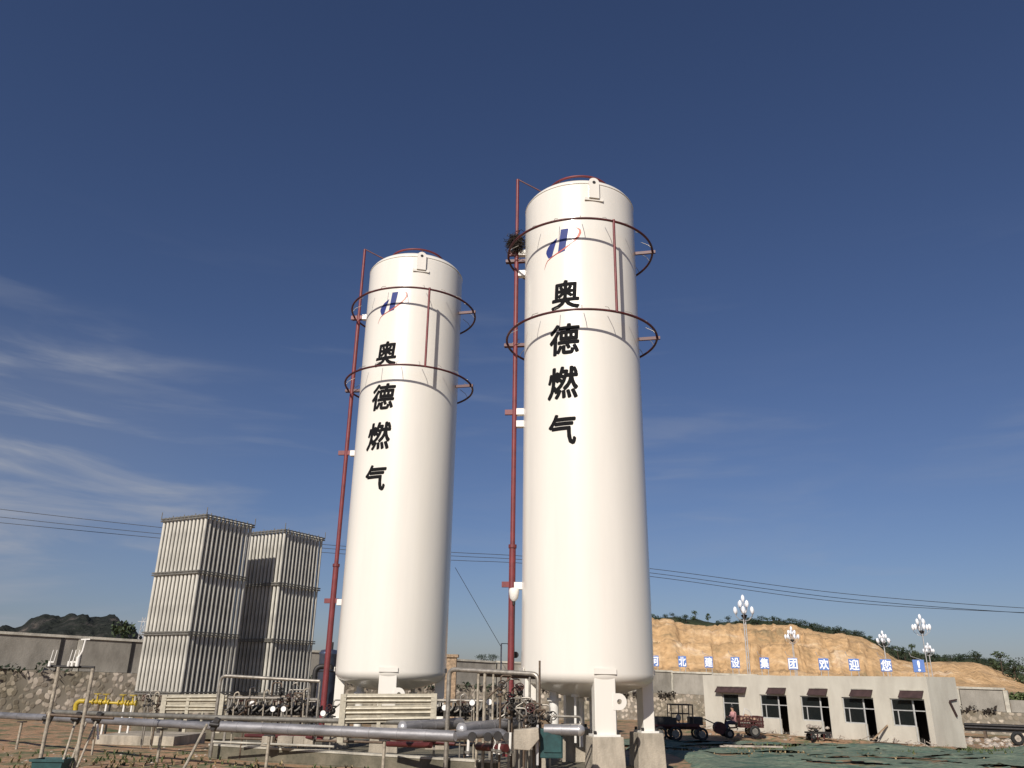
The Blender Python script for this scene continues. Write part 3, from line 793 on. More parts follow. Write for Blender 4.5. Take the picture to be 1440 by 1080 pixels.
zr1, zr2 = ring_z(TRX, TRY, 308, 800), ring_z(TRX, TRY, 435, 810)
zl1, zl2 = ring_z(TLX, TLY, 404, 578), ring_z(TLX, TLY, 513, 575)
tankR = make_tank(TRX, TRY, 'nearer and taller-looking white storage tank with black characters, beside the low building', R_(9),
    [('奥', (795, 414), 41), ('德', (793, 477), 44), ('燃', (791, 538), 46), ('气', (790, 604), 44)], (791, 347, 50), (835, 285),
    dict(shear=0.05, riser_ang=RANG, zb=zr, brackets=[(738, 357), (738, 386), (738, 580), (738, 597), (738, 824)]))
tankL = make_tank(TLX, TLY, 'farther white storage tank with black characters, between vaporizer towers and nearer tank', R_(5),
    [('奥', (543, 497), 34), ('德', (538, 558), 37), ('燃', (532, 613), 39), ('气', (527, 672), 37)], (552, 431, 40), (592, 380),
    dict(shear=0.10, riser_ang=RANG, zb=zl, brackets=[(738, 447), (738, 638), (738, 847)]))
make_spray(TRX, TRY, 'red fire-water riser with two spray rings around the nearer tank', RANG, 726, (zr1, zr2), (863, 312), zr(253), [zr(357), zr(580), zr(822)], RR, (820, 248))
make_spray(TLX, TLY, 'red fire-water riser with two spray rings around the farther tank', RANG, 480, (zl1, zl2), (604, 408), zl(351), [zl(447), zl(637), zl(845)], RR, (592, 351))

# pedestals under the tank legs
for (cx, cy, l0, who) in ((TRX, TRY, R_(9), 'nearer'), (TLX, TLY, R_(5), 'farther')):
    for k, pos in enumerate(('front', 'right-hand', 'back', 'left-hand')):
        a = l0+k*math.pi/2; rr = RAD-.20
        x, y = cx+math.sin(a)*rr, cy-math.cos(a)*rr
        m_ = MB(); hw = .40; tw = .46
        mtx = Matrix.Rotation(a, 3, 'Z')
        vs = [mtx @ Vector((sx*h, sy*h*.9, z))+Vector((x, y, 0)) for z, h in ((-.5, tw), (ZP, hw)) for sx, sy in ((-1, -1), (1, -1), (1, 1), (-1, 1))]
        m_.add(vs, [(0, 1, 2, 3), (4, 5, 6, 7), (0, 1, 5, 4), (1, 2, 6, 5), (2, 3, 7, 6), (3, 0, 4, 7)])
        tag(m_.build('concrete_pedestal', M['concrete'], None, .02), 'concrete pedestal under the %s leg of the %s white tank' % (pos, who), 'pedestal', 'concrete pedestals under the tank legs')

# bird nest in the riser of the nearer tank
rnd = random.Random(5); nb = MB()
zc = zr(352); nx_, ny_ = TRX+math.sin(RANG)*(RAD+.40), TRY-math.cos(RANG)*(RAD+.40)-.15
for _ in range(800):
    p = Vector((nx_+.06+rnd.gauss(0, .13), ny_+rnd.gauss(0, .14), zc+.08+rnd.gauss(.10, .14)))
    d = Vector((rnd.gauss(0, 1), rnd.gauss(0, 1), rnd.gauss(0, .8))).normalized()*rnd.uniform(.05, .14)
    nb.tube([p-d, p+d+Vector((0, 0, rnd.uniform(-.04, .04)))], .009, 3, cap=False)
tag(nb.build('bird_nest', M['twig']), 'dark twiggy bird nest lodged on the red riser of the nearer tank', 'nest')
# flood lamp under the lowest clamp of the nearer tank
zc = zr(838); fx, fy = TRX+math.sin(RANG)*(RAD+.24), TRY-math.cos(RANG)*(RAD+.24)-.12
fl = thing('siren_lamp', 'small white bell-shaped lamp under the lowest clamp of nearer tank riser', 'lamp', (fx, fy, zc))
MB().lathe([(.05, .22), (.13, .2), (.15, .12), (.12, -.08), (.05, -.16)], (fx, fy, zc), 16).build('shade', M['white'], fl)
MB().cyl((fx, fy, zc-.14), (fx, fy, zc-.26), .045, 10).build('socket', M['dark'], fl)
MB().tube([(fx, fy, zc-.25), (fx+.03, fy, zc-1.5), (fx+.02, fy, zc-2.4)], .012, 6).build('cable', M['dark'], fl)

# ---------------------------------------------------------------- vaporizer towers
def make_vaporizer(corner, Y, ex, ey, ztop, zbot, na, nb_, rim_rows, label, seed):
    """corner: near top corner; ex, ey: unit vectors of the two visible faces"""
    pa = .235
    La, Lb = na*pa, nb_*pa
    c = corner
    t = thing('finned_vaporizer', label, 'vaporizer', (c.x, c.y, zbot-1.1), 'finned vaporizer towers')
    h = ztop-zbot
    # one finned tube, then copies
    tm = MB(); tm.tube([(0, 0, 0), (0, 0, h)], .074, 10, cap=True)
    base = Vector((c.x, c.y, zbot))
    def pos(i, j): return ex*(i*pa)+ey*(j*pa)
    me = None
    rnd = random.Random(seed)
    for i in range(na+1):
        for j in range(nb_+1):
            if i in (0, na) or j in (0, nb_):
                if me is None:
                    o = tm.build('finned_tube', M['alu'], None); me = o.data; o.parent = t
                else:
                    o = bpy.data.objects.new('finned_tube', me); COL.objects.link(o); o.parent = t
                p = pos(i, j); o.location = (p.x, p.y, 1.1+rnd.uniform(-.02, .02))
                o.rotation_euler = (0, 0, rnd.uniform(0, 3))
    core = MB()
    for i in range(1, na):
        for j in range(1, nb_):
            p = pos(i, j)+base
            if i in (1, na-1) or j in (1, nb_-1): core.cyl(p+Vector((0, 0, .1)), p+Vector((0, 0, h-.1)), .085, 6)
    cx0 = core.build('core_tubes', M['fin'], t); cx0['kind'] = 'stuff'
    o1 = -.12
    def cor(i, j, z): return base+ex*(o1 if i == 0 else La-o1)+ey*(o1 if j == 0 else Lb-o1)+Vector((0, 0, z))
    for z in rim_rows:
        bm_ = MB()
        cs = [(0, 0), (1, 0), (1, 1), (0, 1)]
        for dz in (-.045, .045):
            for (a, b_) in zip(cs, cs[1:]+cs[:1]): bm_.bar(cor(*a, z+dz), cor(*b_, z+dz), .05, .05)
        bm_.build('band', M['band'], t)
    for i, j in ((0, 0), (1, 0), (1, 1), (0, 1), (.5, 0), (0, .5)):
        p = base+ex*(i*La)+ey*(j*Lb)
        MB().cyl(p+Vector((0, 0, 0)), p+Vector((0, 0, -1.15)), .06, 10).build('leg', M['cream'], t)
    up = MB()
    for k in range(na+1):
        p = base+ex*(k*pa); up.cyl(p+Vector((0, 0, h)), p+Vector((0, 0, h+.07+.05*(k % 3 == 0))), .02, 6)
        p2 = base+ey*(k*pa) if k <= nb_ else p; up.cyl(p2+Vector((0, 0, h)), p2+Vector((0, 0, h+.07+.05*(k % 3 == 1))), .02, 6)
    for i, j in ((0, 0), (1, 0), (0, 1), (1, 1)):
        p = cor(i, j, h); up.cyl(p, p+Vector((0, 0, .30)), .018, 6)
    up.build('top_fittings', M['band'], t)
    hd = MB()
    for k in range(0, na+1):
        p = base+ex*(k*pa); hd.tube(bend([p+Vector((0, 0, 0)), p+Vector((0, 0, -.25)), p+Vector((0, 0, -.25))+ey*.25], .08), .03, 6)
    hd.build('bottom_elbows', M['cream'], t)
    return t
def face_dirs(cpx, lpx, rpx, y, Y, L, R, ytop=None):
    """directions of the two visible faces so the far corners fall on the photographed edges"""
    c = P(cpx, y, Y)
    best = None
    for k in range(10, 80):
        a = R_(k)      # left face direction: to the left and back
        ex = Vector((-math.cos(a), math.sin(a), 0)); ey = Vector((math.sin(a), math.cos(a), 0))
        def px(p):
            d = p-CAMP; return 720+FPX*d.dot(RT)/d.dot(FW)
        e = abs(px(c+ex*L)-lpx)+abs(px(c+ey*R)-rpx)
        if best is None or e < best[0]: best = (e, ex, ey, k)
    return c, best[1], best[2], best
YV1, YV2 = 34.0, 38.0
c1, ex1, ey1, b1 = face_dirs(291, 232, 363, 724, YV1, 2.585, 2.585)
zb1 = z_at(262, 978, YV1)
h1 = c1.z-zb1
v1 = make_vaporizer(c1, YV1, ex1, ey1, c1.z, zb1, 11, 11, (h1-.06, z_at(276, 804, YV1)-zb1, z_at(270, 890, YV1)-zb1, .06), 'nearer of two finned aluminium vaporizer towers, standing left', 1)
c2, ex2, ey2, b2 = face_dirs(401, 342, 460, 745, YV2, 2.585, 2.585)
zb2 = z_at(360, 978, YV2); h2 = c2.z-zb2
v2 = make_vaporizer(c2, YV2, ex2, ey2, c2.z, zb2, 11, 11, (h2-.06, z_at(385, 821, YV2)-zb2, z_at(372, 900, YV2)-zb2, .06), 'farther finned vaporizer tower with its left face in shadow', 2)
print('vap', b1[0], b1[3], b2[0], b2[3], h1, h2)

# blue-grey vessel behind the left riser
q = P(459, 960, 33)
vv = thing('odorizer_vessel', 'blue-grey steel vessel behind the red riser of the farther tank', 'vessel', (q.x, 33, 0))
z1 = z_at(459, 916, 33)
MB().lathe([(.001, .3), (.34, .3), (.36, .35), (.36, z1-.15), (.38, z1-.12), (.38, z1-.05), (.3, z1+.05), (.001, z1+.1)], (q.x, 33, 0), 28).build('body', M['bluesteel'], vv)
MB().torus((q.x, 33, z_at(459, 944, 33)), .365, .02, n=28).build('hoop', M['dark'], vv)
MB().cyl((q.x+.1, 33, z1), (q.x+.1, 33, z1+.35), .05, 10).build('vent', M['dark'], vv)
for k in range(3):
    a = k*2.1+.3; MB().cyl((q.x+.3*math.cos(a), 33+.3*math.sin(a), .35), (q.x+.3*math.cos(a), 33+.3*math.sin(a), 0), .04, 8).build('leg', M['dark'], vv)
a_ = P(444, 937, 31.5)
tag(MB().tube(bend([(a_.x, 31.5, .3), (a_.x, 31.5, a_.z), (a_.x+.55, 31.6, a_.z), (a_.x+.55, 31.6, a_.z-.1)], .3), .10, 12).build('vent_pipe', M['dark']), 'black swan-neck vent pipe left of the red riser', 'pipe')

# ---------------------------------------------------------------- pipework of the yard
def pipe(name, label, pts, r, m, cat='pipe', br=.15, n=10, bands=0, caps=None):
    t = thing(name, label, cat, pts[0])
    MB().tube(bend(pts, br), r, n).build('pipe_run', m, t)
    if bands:
        a, b_ = Vector(pts[0]), Vector(pts[-1])
        bm_ = MB()
        for i in range(1, bands): 
            c = a.lerp(b_, i/bands); d = (b_-a).normalized(); bm_.cyl(c-d*.03, c+d*.03, r+.008, n)
        bm_.build('joint_bands', m, t)
    if caps:
        d = (Vector(pts[-1])-Vector(pts[-2])).normalized(); e = Vector(pts[-1])
        MB().cyl(e, e+d*.03, r+.02, 20).build('end_cap', caps, t)
    return t
# long clad main along the yard
A0, A1, A2, A3 = P(-80, 998, 31), P(0, 1006, 28), P(300, 1021, 22), P(640, 1035.5, 20.3)
t = thing('clad_main', 'long grey sheet-clad main pipe crossing the whole yard in front', 'pipe', A2)
mb = MB(); mb.tube([A0, A1], .10, 18); mb.tube([A1, A2], .10, 18); mb.build('thin_section', M['clad'], t)
mb = MB(); mb.tube([A2, A2.lerp(A3, .5), A3], .128, 24); mb.build('thick_section', M['clad'], t)
mb = MB(); d = (A3-A2).normalized()
for i in range(0, 9): c = A2.lerp(A3, i/9); mb.cyl(c-d*.02, c+d*.02, .134, 24)
d2_ = (A2-A1).normalized()
for i in range(1, 9): c = A1.lerp(A2, i/9); mb.cyl(c-d2_*.02, c+d2_*.02, .106, 20)
mb.build('cladding_laps', M['clad'], t)
MB().cyl(A3, A3+d*.02, .11, 20).build('open_end', M['dark'], t)
def stand(px, py, Y, label, r=.04, m='tanpole', dz=0, lean=0):
    p = P(px, py, Y); gz = gh(p.x, p.y)
    t = thing('pipe_support', label, 'support', (p.x, p.y, gz))
    MB().cyl((p.x+lean, p.y, gz-.1), (p.x, p.y, p.z+dz), r, 10).build('post', M[m], t)
    MB().box((p.x, p.y, p.z+dz-.0), (.26, .12, .03)).build('saddle', M['dark'], t)
    return t
for px, py, Y, lb in ((31, 1015, 27.3, 'short tan support post holding the thin pipe at the frame edge'), (228, 1025, 23.4, 'tan support post below the main pipe near the weeds'), (379, 1034, 21.6, 'tan support post below main pipe, left of the centre'), (541, 1041, 20.8, 'tan support post below main pipe in front of the tube bank')):
    stand(px, py, Y, lb)
p0 = P(291, 1019, 21.5); p1 = P(258, 1082, 20.6)
tag(MB().cyl(p0, p1, .035, 10).build('brace_pole', M['tanpole']), 'slanting pale brace pole leaning on the main pipe', 'pole')
# brown upper pipe parallel behind the main
B = [P(70, 1001, 28), P(215, 1006, 26), P(300, 1009, 25), P(484, 1014, 24), P(700, 1018, 22.5)]
pipe('upper_pipe', 'dark weathered pipe running behind and above the clad main', B, .07, M['band'], n=14)
B = [P(-40, 1008, 33), P(70, 1015, 31)]
# short clad sections on the right of the main
def clad_piece(label, a, b_, r, cap0=True, cap1=False):
    t = thing('clad_pipe', label, 'pipe', a); a = Vector(a); b_ = Vector(b_); d = (b_-a).normalized()
    MB().tube([a, b_], r, 24).build('casing', M['clad'], t)
    mb = MB()
    for i in range(1, 4): c = a.lerp(b_, i/4); mb.cyl(c-d*.015, c+d*.015, r+.008, 24)
    mb.build('cladding_laps', M['clad'], t)
    if cap0: MB().lathe([(r+.01, 0), (r+.01, -.05), (r*.6, -.12), (.001, -.14)], a, 24, d).build('end_cap', M['cladend'], t)
    if cap1: MB().lathe([(r+.01, 0), (r+.01, .05), (r*.6, .12), (.001, .14)], b_, 24, d).build('end_cap', M['cladend'], t)
    return t
clad_piece('clad pipe with bright conical cap, left of the two capped pieces', P(567, 1023, 21.2), P(648, 1017, 22.6), .14)
clad_piece('clad pipe with bright conical cap at the open end of the main', P(650, 1026, 20.4), P(728, 1017, 22), .145)
clad_piece('short clad pipe with rounded end in front of the nearer tank leg', P(766, 1026, 20.2), P(814, 1027, 20.0), .12, False, True)
t = thing('elbow_pipe', 'bent clad pipe stub with dark flanged ends right of the main', 'pipe', P(645, 1040, 20))
MB().tube(bend([P(640, 1036, 20.1), P(660, 1033, 20.3), P(704, 1030, 20.8), P(712, 1036, 20.6)], .2), .10, 16).build('pipe_run', M['clad'], t)
for px, py, Y in ((664, 1036, 20.1), (700, 1035, 20.4), (686, 1036, 20.5)):
    q = P(px, py, Y); MB().cyl(q+Vector((0, -.12, 0)), q+Vector((0, .1, 0)), .10, 18).build('flange', M['dark'], t)
for i, (px, y0, y1, Y) in enumerate(((659, 1040, 1056, 20.2), (696, 1040, 1053, 20.6), (713, 1030, 1054, 20.8), (718, 1030, 1056, 20.5), (703, 1042, 1054, 20.4))):
    a, b_ = P(px, y0, Y), P(px-1, y1, Y)
    lab = ['thin white stub post under the dark flange nearest the main pipe', 'thin white stub post under the middle flange', 'tall pale post left of the tilted concrete block', 'pale post directly beside the tilted concrete block', 'short pale stub between the flanges and the pale posts'][i]
    q = thing('stub_post', lab, 'post', (b_.x, b_.y, b_.z-.1)); MB().cyl(a, b_-Vector((0, 0, .1)), .035, 8).build('shaft', M['white'], q); MB().cyl(b_, b_-Vector((0, 0, .05)), .08, 12).build('foot', M['band'], q)
# thin loop pipe above the short clad pipe
lp = [P(775, 1017, 20.6), P(775, 1007, 20.6), P(817, 1008, 20.6), P(818, 1019, 20.6), P(778, 1020, 20.6)]
tag(MB().tube(bend(lp, .12), .028, 8).build('loop_pipe', M['steel']), 'thin rounded loop pipe above the short clad pipe near tank leg', 'pipe')
a, b_ = P(809, 978, 22.8), P(809, 1010, 22.8)
q = thing('vent_stand', 'slender white post with round head under the nearer tank', 'post', b_)
MB().cyl(b_-Vector((0, 0, .6)), a, .035, 10).build('pole', M['white'], q); MB().cyl(a-Vector((0, 0, .04)), a+Vector((0, 0, .09)), .12, 16).build('head', M['white'], q)

# horizontal tube banks
def tube_bank(px0, px1, rows, Y0, Y1, label, ztop_px, zbot_px):
    a = P(px0, rows[0][0], Y0); t = thing('tube_bank', label, 'heat exchanger', (a.x, a.y, 0), 'pressure-building tube banks')
    for (ya, yb) in rows:
        p, q_ = P(px0, ya, Y0), P(px1, yb, Y1)
        d = (q_-p).normalized()
        tb = MB(); tb.tube([p, q_], .05, 10)
        tb2 = MB()
        for dz in (.075, -.075): tb2.box((p+q_)/2+Vector((0, 0, dz*.9)), ((q_-p).length, .012, .03), Matrix.Rotation(math.atan2(d.y, d.x), 3, 'Z') @ Matrix.Rotation(-math.asin(d.z), 3, 'Y'))
        for dy in (-1, 1): tb2.box((p+q_)/2+Vector((0, dy*.065, 0)), ((q_-p).length, .03, .012), Matrix.Rotation(math.atan2(d.y, d.x), 3, 'Z') @ Matrix.Rotation(-math.asin(d.z), 3, 'Y'))
        o = tb.build('tube', M['cream'], t); tb2.build('fins', M['cream'], o)
        p2 = p+Vector((0, .45, 0)); q2 = q_+Vector((0, .45, 0)); MB().tube([p2, q2], .05, 8).build('tube', M['cream'], t)
    for px, Y in ((px0, Y0), (px1, Y1)):
        zt = P(px, ztop_px[0 if px == px0 else 1], Y); zb_ = P(px, zbot_px, Y)
        MB().bar((zt.x, Y-.02, zt.z), (zt.x, Y-.02, zb_.z-.5), .16, .10).build('end_post', M['cream'], t)
    pm = P((px0*.6+px1*.4), ztop_px[0]+4, (Y0+Y1)/2)
    MB().bar((pm.x, (Y0+Y1)/2+.02, pm.z), (pm.x, (Y0+Y1)/2+.02, pm.z-1.0), .10, .06).build('middle_post', M['cream'], t)
    return t
tube_bank(484, 611, [(980, 980), (986, 986), (997, 996), (1003, 1002), (1012, 1010)], 23.5, 23.5, 'cream horizontal tube bank in front of the farther tank feet', (976, 975), 1016)
tube_bank(233, 313, [(981, 980), (985, 985), (993, 994), (998, 998)], 27, 26.5, 'cream horizontal tube bank at the foot of the nearer vaporizer', (977, 977), 1006)

# valve manifolds
def handwheel(mb, c, ax, r):
    c = Vector(c); ax = Vector(ax).normalized(); mb.torus(c, r, r*.13, ax, 14, 6)
    u = ax.orthogonal().normalized(); w = ax.cross(u)
    for k in range(2):
        d = u if k else w; mb.bar(c-d*r, c+d*r, r*.12)
def manifold(px0, px1, py_top, py_bot, Y0, Y1, n, label, seed):
    rnd = random.Random(seed)
    a, b_ = P(px0, py_top, Y0), P(px1, py_top+1, Y1); zb = P(px0, py_bot, Y0).z
    t = thing('valve_manifold', label, 'manifold', (a.x, a.y, 0), 'valve manifolds')
    MB().tube([a, b_], .05, 12).build('upper_header', M['steel'], t)
    a2 = Vector((a.x, a.y+.25, zb+.12)); b2 = Vector((b_.x, b_.y+.25, zb+.12)); MB().tube([a2, b2], .08, 12).build('lower_header', M['dark'], t)
    for i in range(n):
        c = a.lerp(b_, (i+.5)/n); c2 = a2.lerp(b2, (i+.5)/n)
        h = c.z-c2.z
        st = MB().tube(bend([c, c+Vector((0, -.05, -h*.55)), c+Vector((-.10, -.05, -h*.8)), c+Vector((-.16, -.02, -h*.85))], .12), .028, 8).build('bent_stem', M['steel' if i % 2 else 'band'], t)
        v_ = MB(); vz = c2.z+h*.35; vb = Vector((c2.x+.06, c2.y-.14, vz))
        v_.ball(vb, .085, 8); v_.cyl(vb-Vector((.16, 0, 0)), vb-Vector((.12, 0, 0)), .09, 12); v_.cyl(vb+Vector((.12, 0, 0)), vb+Vector((.16, 0, 0)), .09, 12); v_.cyl(vb-Vector((.13, 0, 0)), vb+Vector((.13, 0, 0)), .045, 10)
        v_.cyl(vb, vb+Vector((0, -.08, .2)), .025, 8); v_.cyl(vb, (c2.x+.06, c2.y, c2.z), .04, 8)
        vo = v_.build('valve', M['dark'], t)
        hw = MB(); handwheel(hw, vb+Vector((0, -.08, .21)), (0, -.4, 1), .09); hw.build('handwheel', M['band'] if rnd.random() < .6 else M['truckred'], vo)
    for c in (a, b_):
        MB().bar((c.x, c.y+.05, c.z), (c.x, c.y+.05, .1), .06).build('frame_post', M['steel'], t)
    return t
manifold(322, 398, 981, 1008, 26.4, 26.0, 8, 'valve manifold between the two vaporizer towers feet, behind the main', 1)
manifold(400, 448, 983, 1008, 26.0, 25.6, 5, 'valve manifold left of the red riser, tangled with small gauges', 2)
manifold(613, 682, 985, 1010, 24.5, 24.5, 7, 'valve manifold with curved stems between the two tanks', 3)
manifold(690, 752, 990, 1012, 23.0, 22.6, 5, 'valve manifold at the left foot of the nearer tank', 4)

# overhead header portals
def portal(pts, r, m, label, extra=()):
    t = thing('header_pipe', label, 'pipe', pts[0])
    MB().tube(bend(pts, .18), r, 12).build('pipe_run', m, t)
    for e in extra: MB().tube([Vector(p) for p in e[0]], e[1], 8).build('drop_leg', M[e[2]], t)
    return t
def gz(p): return Vector((p.x, p.y, .05))
a, b_ = P(311, 950, 25), P(450, 958, 24.5)
portal([gz(a), a, b_], .05, M['steel'], 'raised steel header crossing in front of the farther vaporizer', [((b_, gz(b_)), .03, 'steel'), ((P(436, 957, 24.6), gz(P(436, 957, 24.6))), .03, 'steel')])
a, b_ = P(632, 941, 22), P(757, 948, 21)
portal([gz(a), a, b_, gz(b_)], .06, M['steel'], 'raised brown header portal between the two tanks', [((P(673, 944, 21.7), gz(P(673, 944, 21.7))), .035, 'tanpole'), ((P(682, 944, 21.6), gz(P(682, 944, 21.6))), .04, 'tanpole'), ((P(694, 945, 21.5), gz(P(694, 945, 21.5))), .03, 'tanpole'), ((P(745, 952, 21.1), gz(P(745, 952, 21.1))), .03, 'steel')])
tag(MB().tube([P(672, 948.5, 21.9), P(755, 953, 21.2)], .04, 8).build('tie_pipe', M['brown']), 'thin brown tie pipe just under the brown header portal', 'pipe')
c = P(757, 950, 21)
tag(MB().cyl((c.x+.03, c.y-.1, c.z+.35), (c.x+.03, c.y-.1, .3), .025, 8).build('earth_rod', M['brown']), 'brown upright rod rising past the portal end at the nearer tank', 'rod')
lp = [P(709, 1012, 21.8), P(711, 989, 21.8), P(750, 990, 21.6), P(753, 1012, 21.6)]
tag(MB().tube(bend(lp, .15), .03, 8).build('hoop_pipe', M['steel']), 'thin hoop pipe in front of the nearer tank left leg', 'pipe')
# gauges
def gauge(px, py, Y, label, r=.075):
    p = P(px, py, Y); t = thing('pressure_gauge', label, 'gauge', p, 'pressure gauges among the pipes')
    MB().cyl(p+Vector((0, -.02, 0)), p+Vector((0, .04, 0)), r+.012, 16).build('case', M['dark'], t)
    MB().cyl(p+Vector((0, -.03, 0)), p+Vector((0, -.019, 0)), r, 16).build('dial', M['gauge'], t)
    MB().cyl(p, p-Vector((0, 0, .5)), .015, 6).build('stem', M['steel'], t)
for g_ in ((384, 997, 24.6, 'white round gauge left of a pair beside the farther vaporizer foot'), (399, 997, 24.6, 'white round gauge, right of a pair beside the farther vaporizer foot'), (454.5, 1003, 24.2, 'white round gauge at the foot of the left red riser'), (625, 995, 23.8, 'white gauge beside the portal leg between the tanks'), (664, 988, 22.8, 'large white gauge head above the middle manifold'), (688, 987, 22.4, 'pale gauge between the drop legs of the portal'), (355, 989, 25.2, 'small pale gauge over the vaporizer manifold')): gauge(*g_)
# loose small pipes and valves in the tangle
rnd = random.Random(21)
spots = [(704, 968, 20.9), (731, 973, 21.4), (720, 985, 21.3), (716, 1000, 21.2), (737, 1004, 21.0), (748, 1000, 20.9), (760, 1008, 20.8), (773, 1010, 21.0), (395, 975, 26), (405, 985, 25.8), (425, 990, 25.5), (432, 1002, 25), (345, 1000, 25), (468, 1000, 25), (655, 1002, 24), (740, 1015, 20.6), (751, 1017, 20.5), (210, 985, 29), (222, 992, 28.6), (232, 1001, 28)]
vlab = ['dark gate valve high up just left of the nearer red riser', 'red-wheeled gate valve just right of the nearer red riser, topmost', 'squat gate valve touching the nearer red riser',
 'gate valve at the foot of the nearer red riser, left side', 'gate valve at the foot of the nearer red riser, right side', 'gate valve under the thin hoop pipe before the tank leg', 'gate valve right of the brown portal end post', 'gate valve beside the thin rounded loop pipe, its left end',
 'topmost gate valve before the farther vaporizer, under the raised header', 'red-wheeled gate valve in the tangle before the farther vaporizer', 'gate valve in the tangle midway between the farther vaporizer corner and riser', 'gate valve left of the black swan-neck pipe, low down',
 'gate valve at the foot of the raised steel header post', 'gate valve under the blue-grey vessel', 'gate valve low between the tanks beside the curved stems', 'gate valve in front of the tilted tan block, left one',
 'gate valve in front of the tilted tan block, right one', 'red-wheeled gate valve at the end of the yellow gas pipes', 'gate valve between the yellow pipes and the vaporizer tube bank', 'lowest gate valve left of the vaporizer tube bank']
for i, (px, py, Y) in enumerate(spots):
    p = P(px, py, Y); r = .07*rnd.uniform(.8, 1.25)
    t = thing('gate_valve', vlab[i], 'valve', (p.x, p.y, 0), 'gate valves among the small pipes')
    b_ = MB(); b_.ball(p, r, 8, 1.1); b_.cyl(p-Vector((0, 0, .17)), p-Vector((0, 0, .13)), r*1.25, 12); b_.cyl(p+Vector((0, 0, .11)), p+Vector((0, 0, .15)), r*1.1, 12)
    ax = Vector((rnd.uniform(-.6, .6), -1, rnd.uniform(.1, .6))).normalized()
    b_.cyl(p, p+ax*.24, .02, 8); b_.build('body', M['dark'] if i % 3 else M['brown'], t)
    w = MB(); handwheel(w, p+ax*.24, ax, .10); w.build('handwheel', M['truckred'] if i % 4 == 1 else M['dark'], t)
    q = MB(); q.cyl((p.x, p.y, .05), p-Vector((0, 0, .1)), .028, 8); q.tube(bend([p+Vector((0, 0, .1)), p+Vector((0, 0, .3)), p+Vector((rnd.choice((-.3, .3, .5)), .05, .3)), p+Vector((rnd.choice((-.3, .3)), .1, -.2))], .08), .022, 6)
    q.build('upright_pipe', M['steel'] if i % 2 else M['brown'], t)
# low tangle pipes lying between the main and the manifolds
runs = [((300, 1043), (470, 1050), 24.5, .03, 'coping', 'pale conduit lying along the slab below the main'),
        ((345, 1034), (440, 1037), 25, .05, 'darkred', 'dull red pipe low behind the main, left of the centre'),
        ((545, 1046), (606, 1048), 22.2, .07, 'darkred', 'red fire main low under the open end of the clad main'),
        ((672, 1050), (712, 1052), 21.3, .09, 'darkred', 'short red pipe length below the flanged elbow'),
        ((470, 1032), (640, 1046), 23, .05, 'darkred', 'dark red pipe in the shade beneath the clad main'),
        ((330, 1038), (700, 1049), 24.5, .035, 'brown', 'long thin brown pipe in the shade behind the slab edge')]
for (a, b_, Y, r, m, lb) in runs:
    q0, q1 = P(*a, Y), P(*b_, Y-1)
    tag(MB().tube([q0, q1], r, 10).build('ground_pipe', M[m]), lb, 'pipe')
# timber blocks showing under the main
for i, (px, w_) in enumerate(((378, .30), (403, .42), (422, .30), (436, .26))):
    p = P(px, 1036.5, 24.2)
    tag(MB().box((p.x, p.y, p.z-.1), (w_, .3, .26)).build('timber_block', M['concrete'], None, .015), ['narrow tan block below the main, first from the support post', 'widest tan block below the main', 'third tan block below the main from the support post', 'last tan block below the main before the dark gap'][i], 'block', 'tan blocks in a row under the main')
for i, (px, y0, y1, Y) in enumerate(((330, 975, 1012, 25.5), (352, 968, 1012, 25.3), (372, 972, 1010, 25.2), (412, 962, 1012, 25), (428, 970, 1010, 24.8), (205, 978, 1008, 28), (218, 975, 1010, 27.8), (648, 978, 1012, 23.6), (667, 972, 1012, 23.2), (700, 960, 1014, 22.2), (727, 978, 1014, 21.8))):
    a, b_ = P(px, y0, Y), P(px, y1, Y)
    t = thing('vent_riser', ['first', 'second', 'third', 'fourth', 'fifth'][i % 5]+[' thin upright vent pipe from the raised header post, before the farther vaporizer', ' thin upright vent pipe, by the nearer vaporizer foot', ' thin upright vent pipe among the valves between the tanks'][0 if i < 5 else 1 if i < 7 else 2], 'pipe', (b_.x, b_.y, .05), 'thin upright vent pipes')
    MB().tube(bend([(b_.x, b_.y, .05), a, a+Vector((.12, 0, .05)), a+Vector((.16, 0, -.08))], .06), .022, 8).build('pipe_run', M['steel' if i % 2 else 'tanpole'], t)
    MB().cyl(a-Vector((0, 0, .35)), a-Vector((0, 0, .27)), .045, 10).build('coupling', M['dark'], t)
# tilted concrete block, teal drum
p = P(741, 1040, 19.9)
mb = MB(); u = .30
pts2 = [(-.30, .20), (.26, .26), (.28, .02), (.06, -.22), (-.30, -.20)]
vs = [Vector((p.x+x, p.y-.15, p.z+z)) for x, z in pts2]+[Vector((p.x+x, p.y+.25, p.z+z)) for x, z in pts2]
mb.add(vs, [(0, 1, 2, 3, 4), (9, 8, 7, 6, 5)]+[(i, 5+i, 5+(i+1) % 5, (i+1) % 5) for i in range(5)])
tag(mb.build('concrete_block', M['concrete'], None, .015), 'tan concrete block with chamfered corner propped under the pipes', 'block')
p = P(776, 1043, 20)
t = thing('control_cabinet', 'dark teal box behind the short clad pipe', 'cabinet', (p.x, p.y+.3, .1))
MB().box((p.x, p.y+.3, p.z-.05), (.52, .4, .62)).build('box', M['teal'], t, .02); MB().box((p.x+.02, p.y+.08, p.z-.02), (.40, .02, .42)).build('door', M['teal'], t)
MB().bar((p.x-.33, p.y+.05, p.z+.35), (p.x-.33, p.y+.05, p.z-.5), .05).build('post', M['galv'], t)

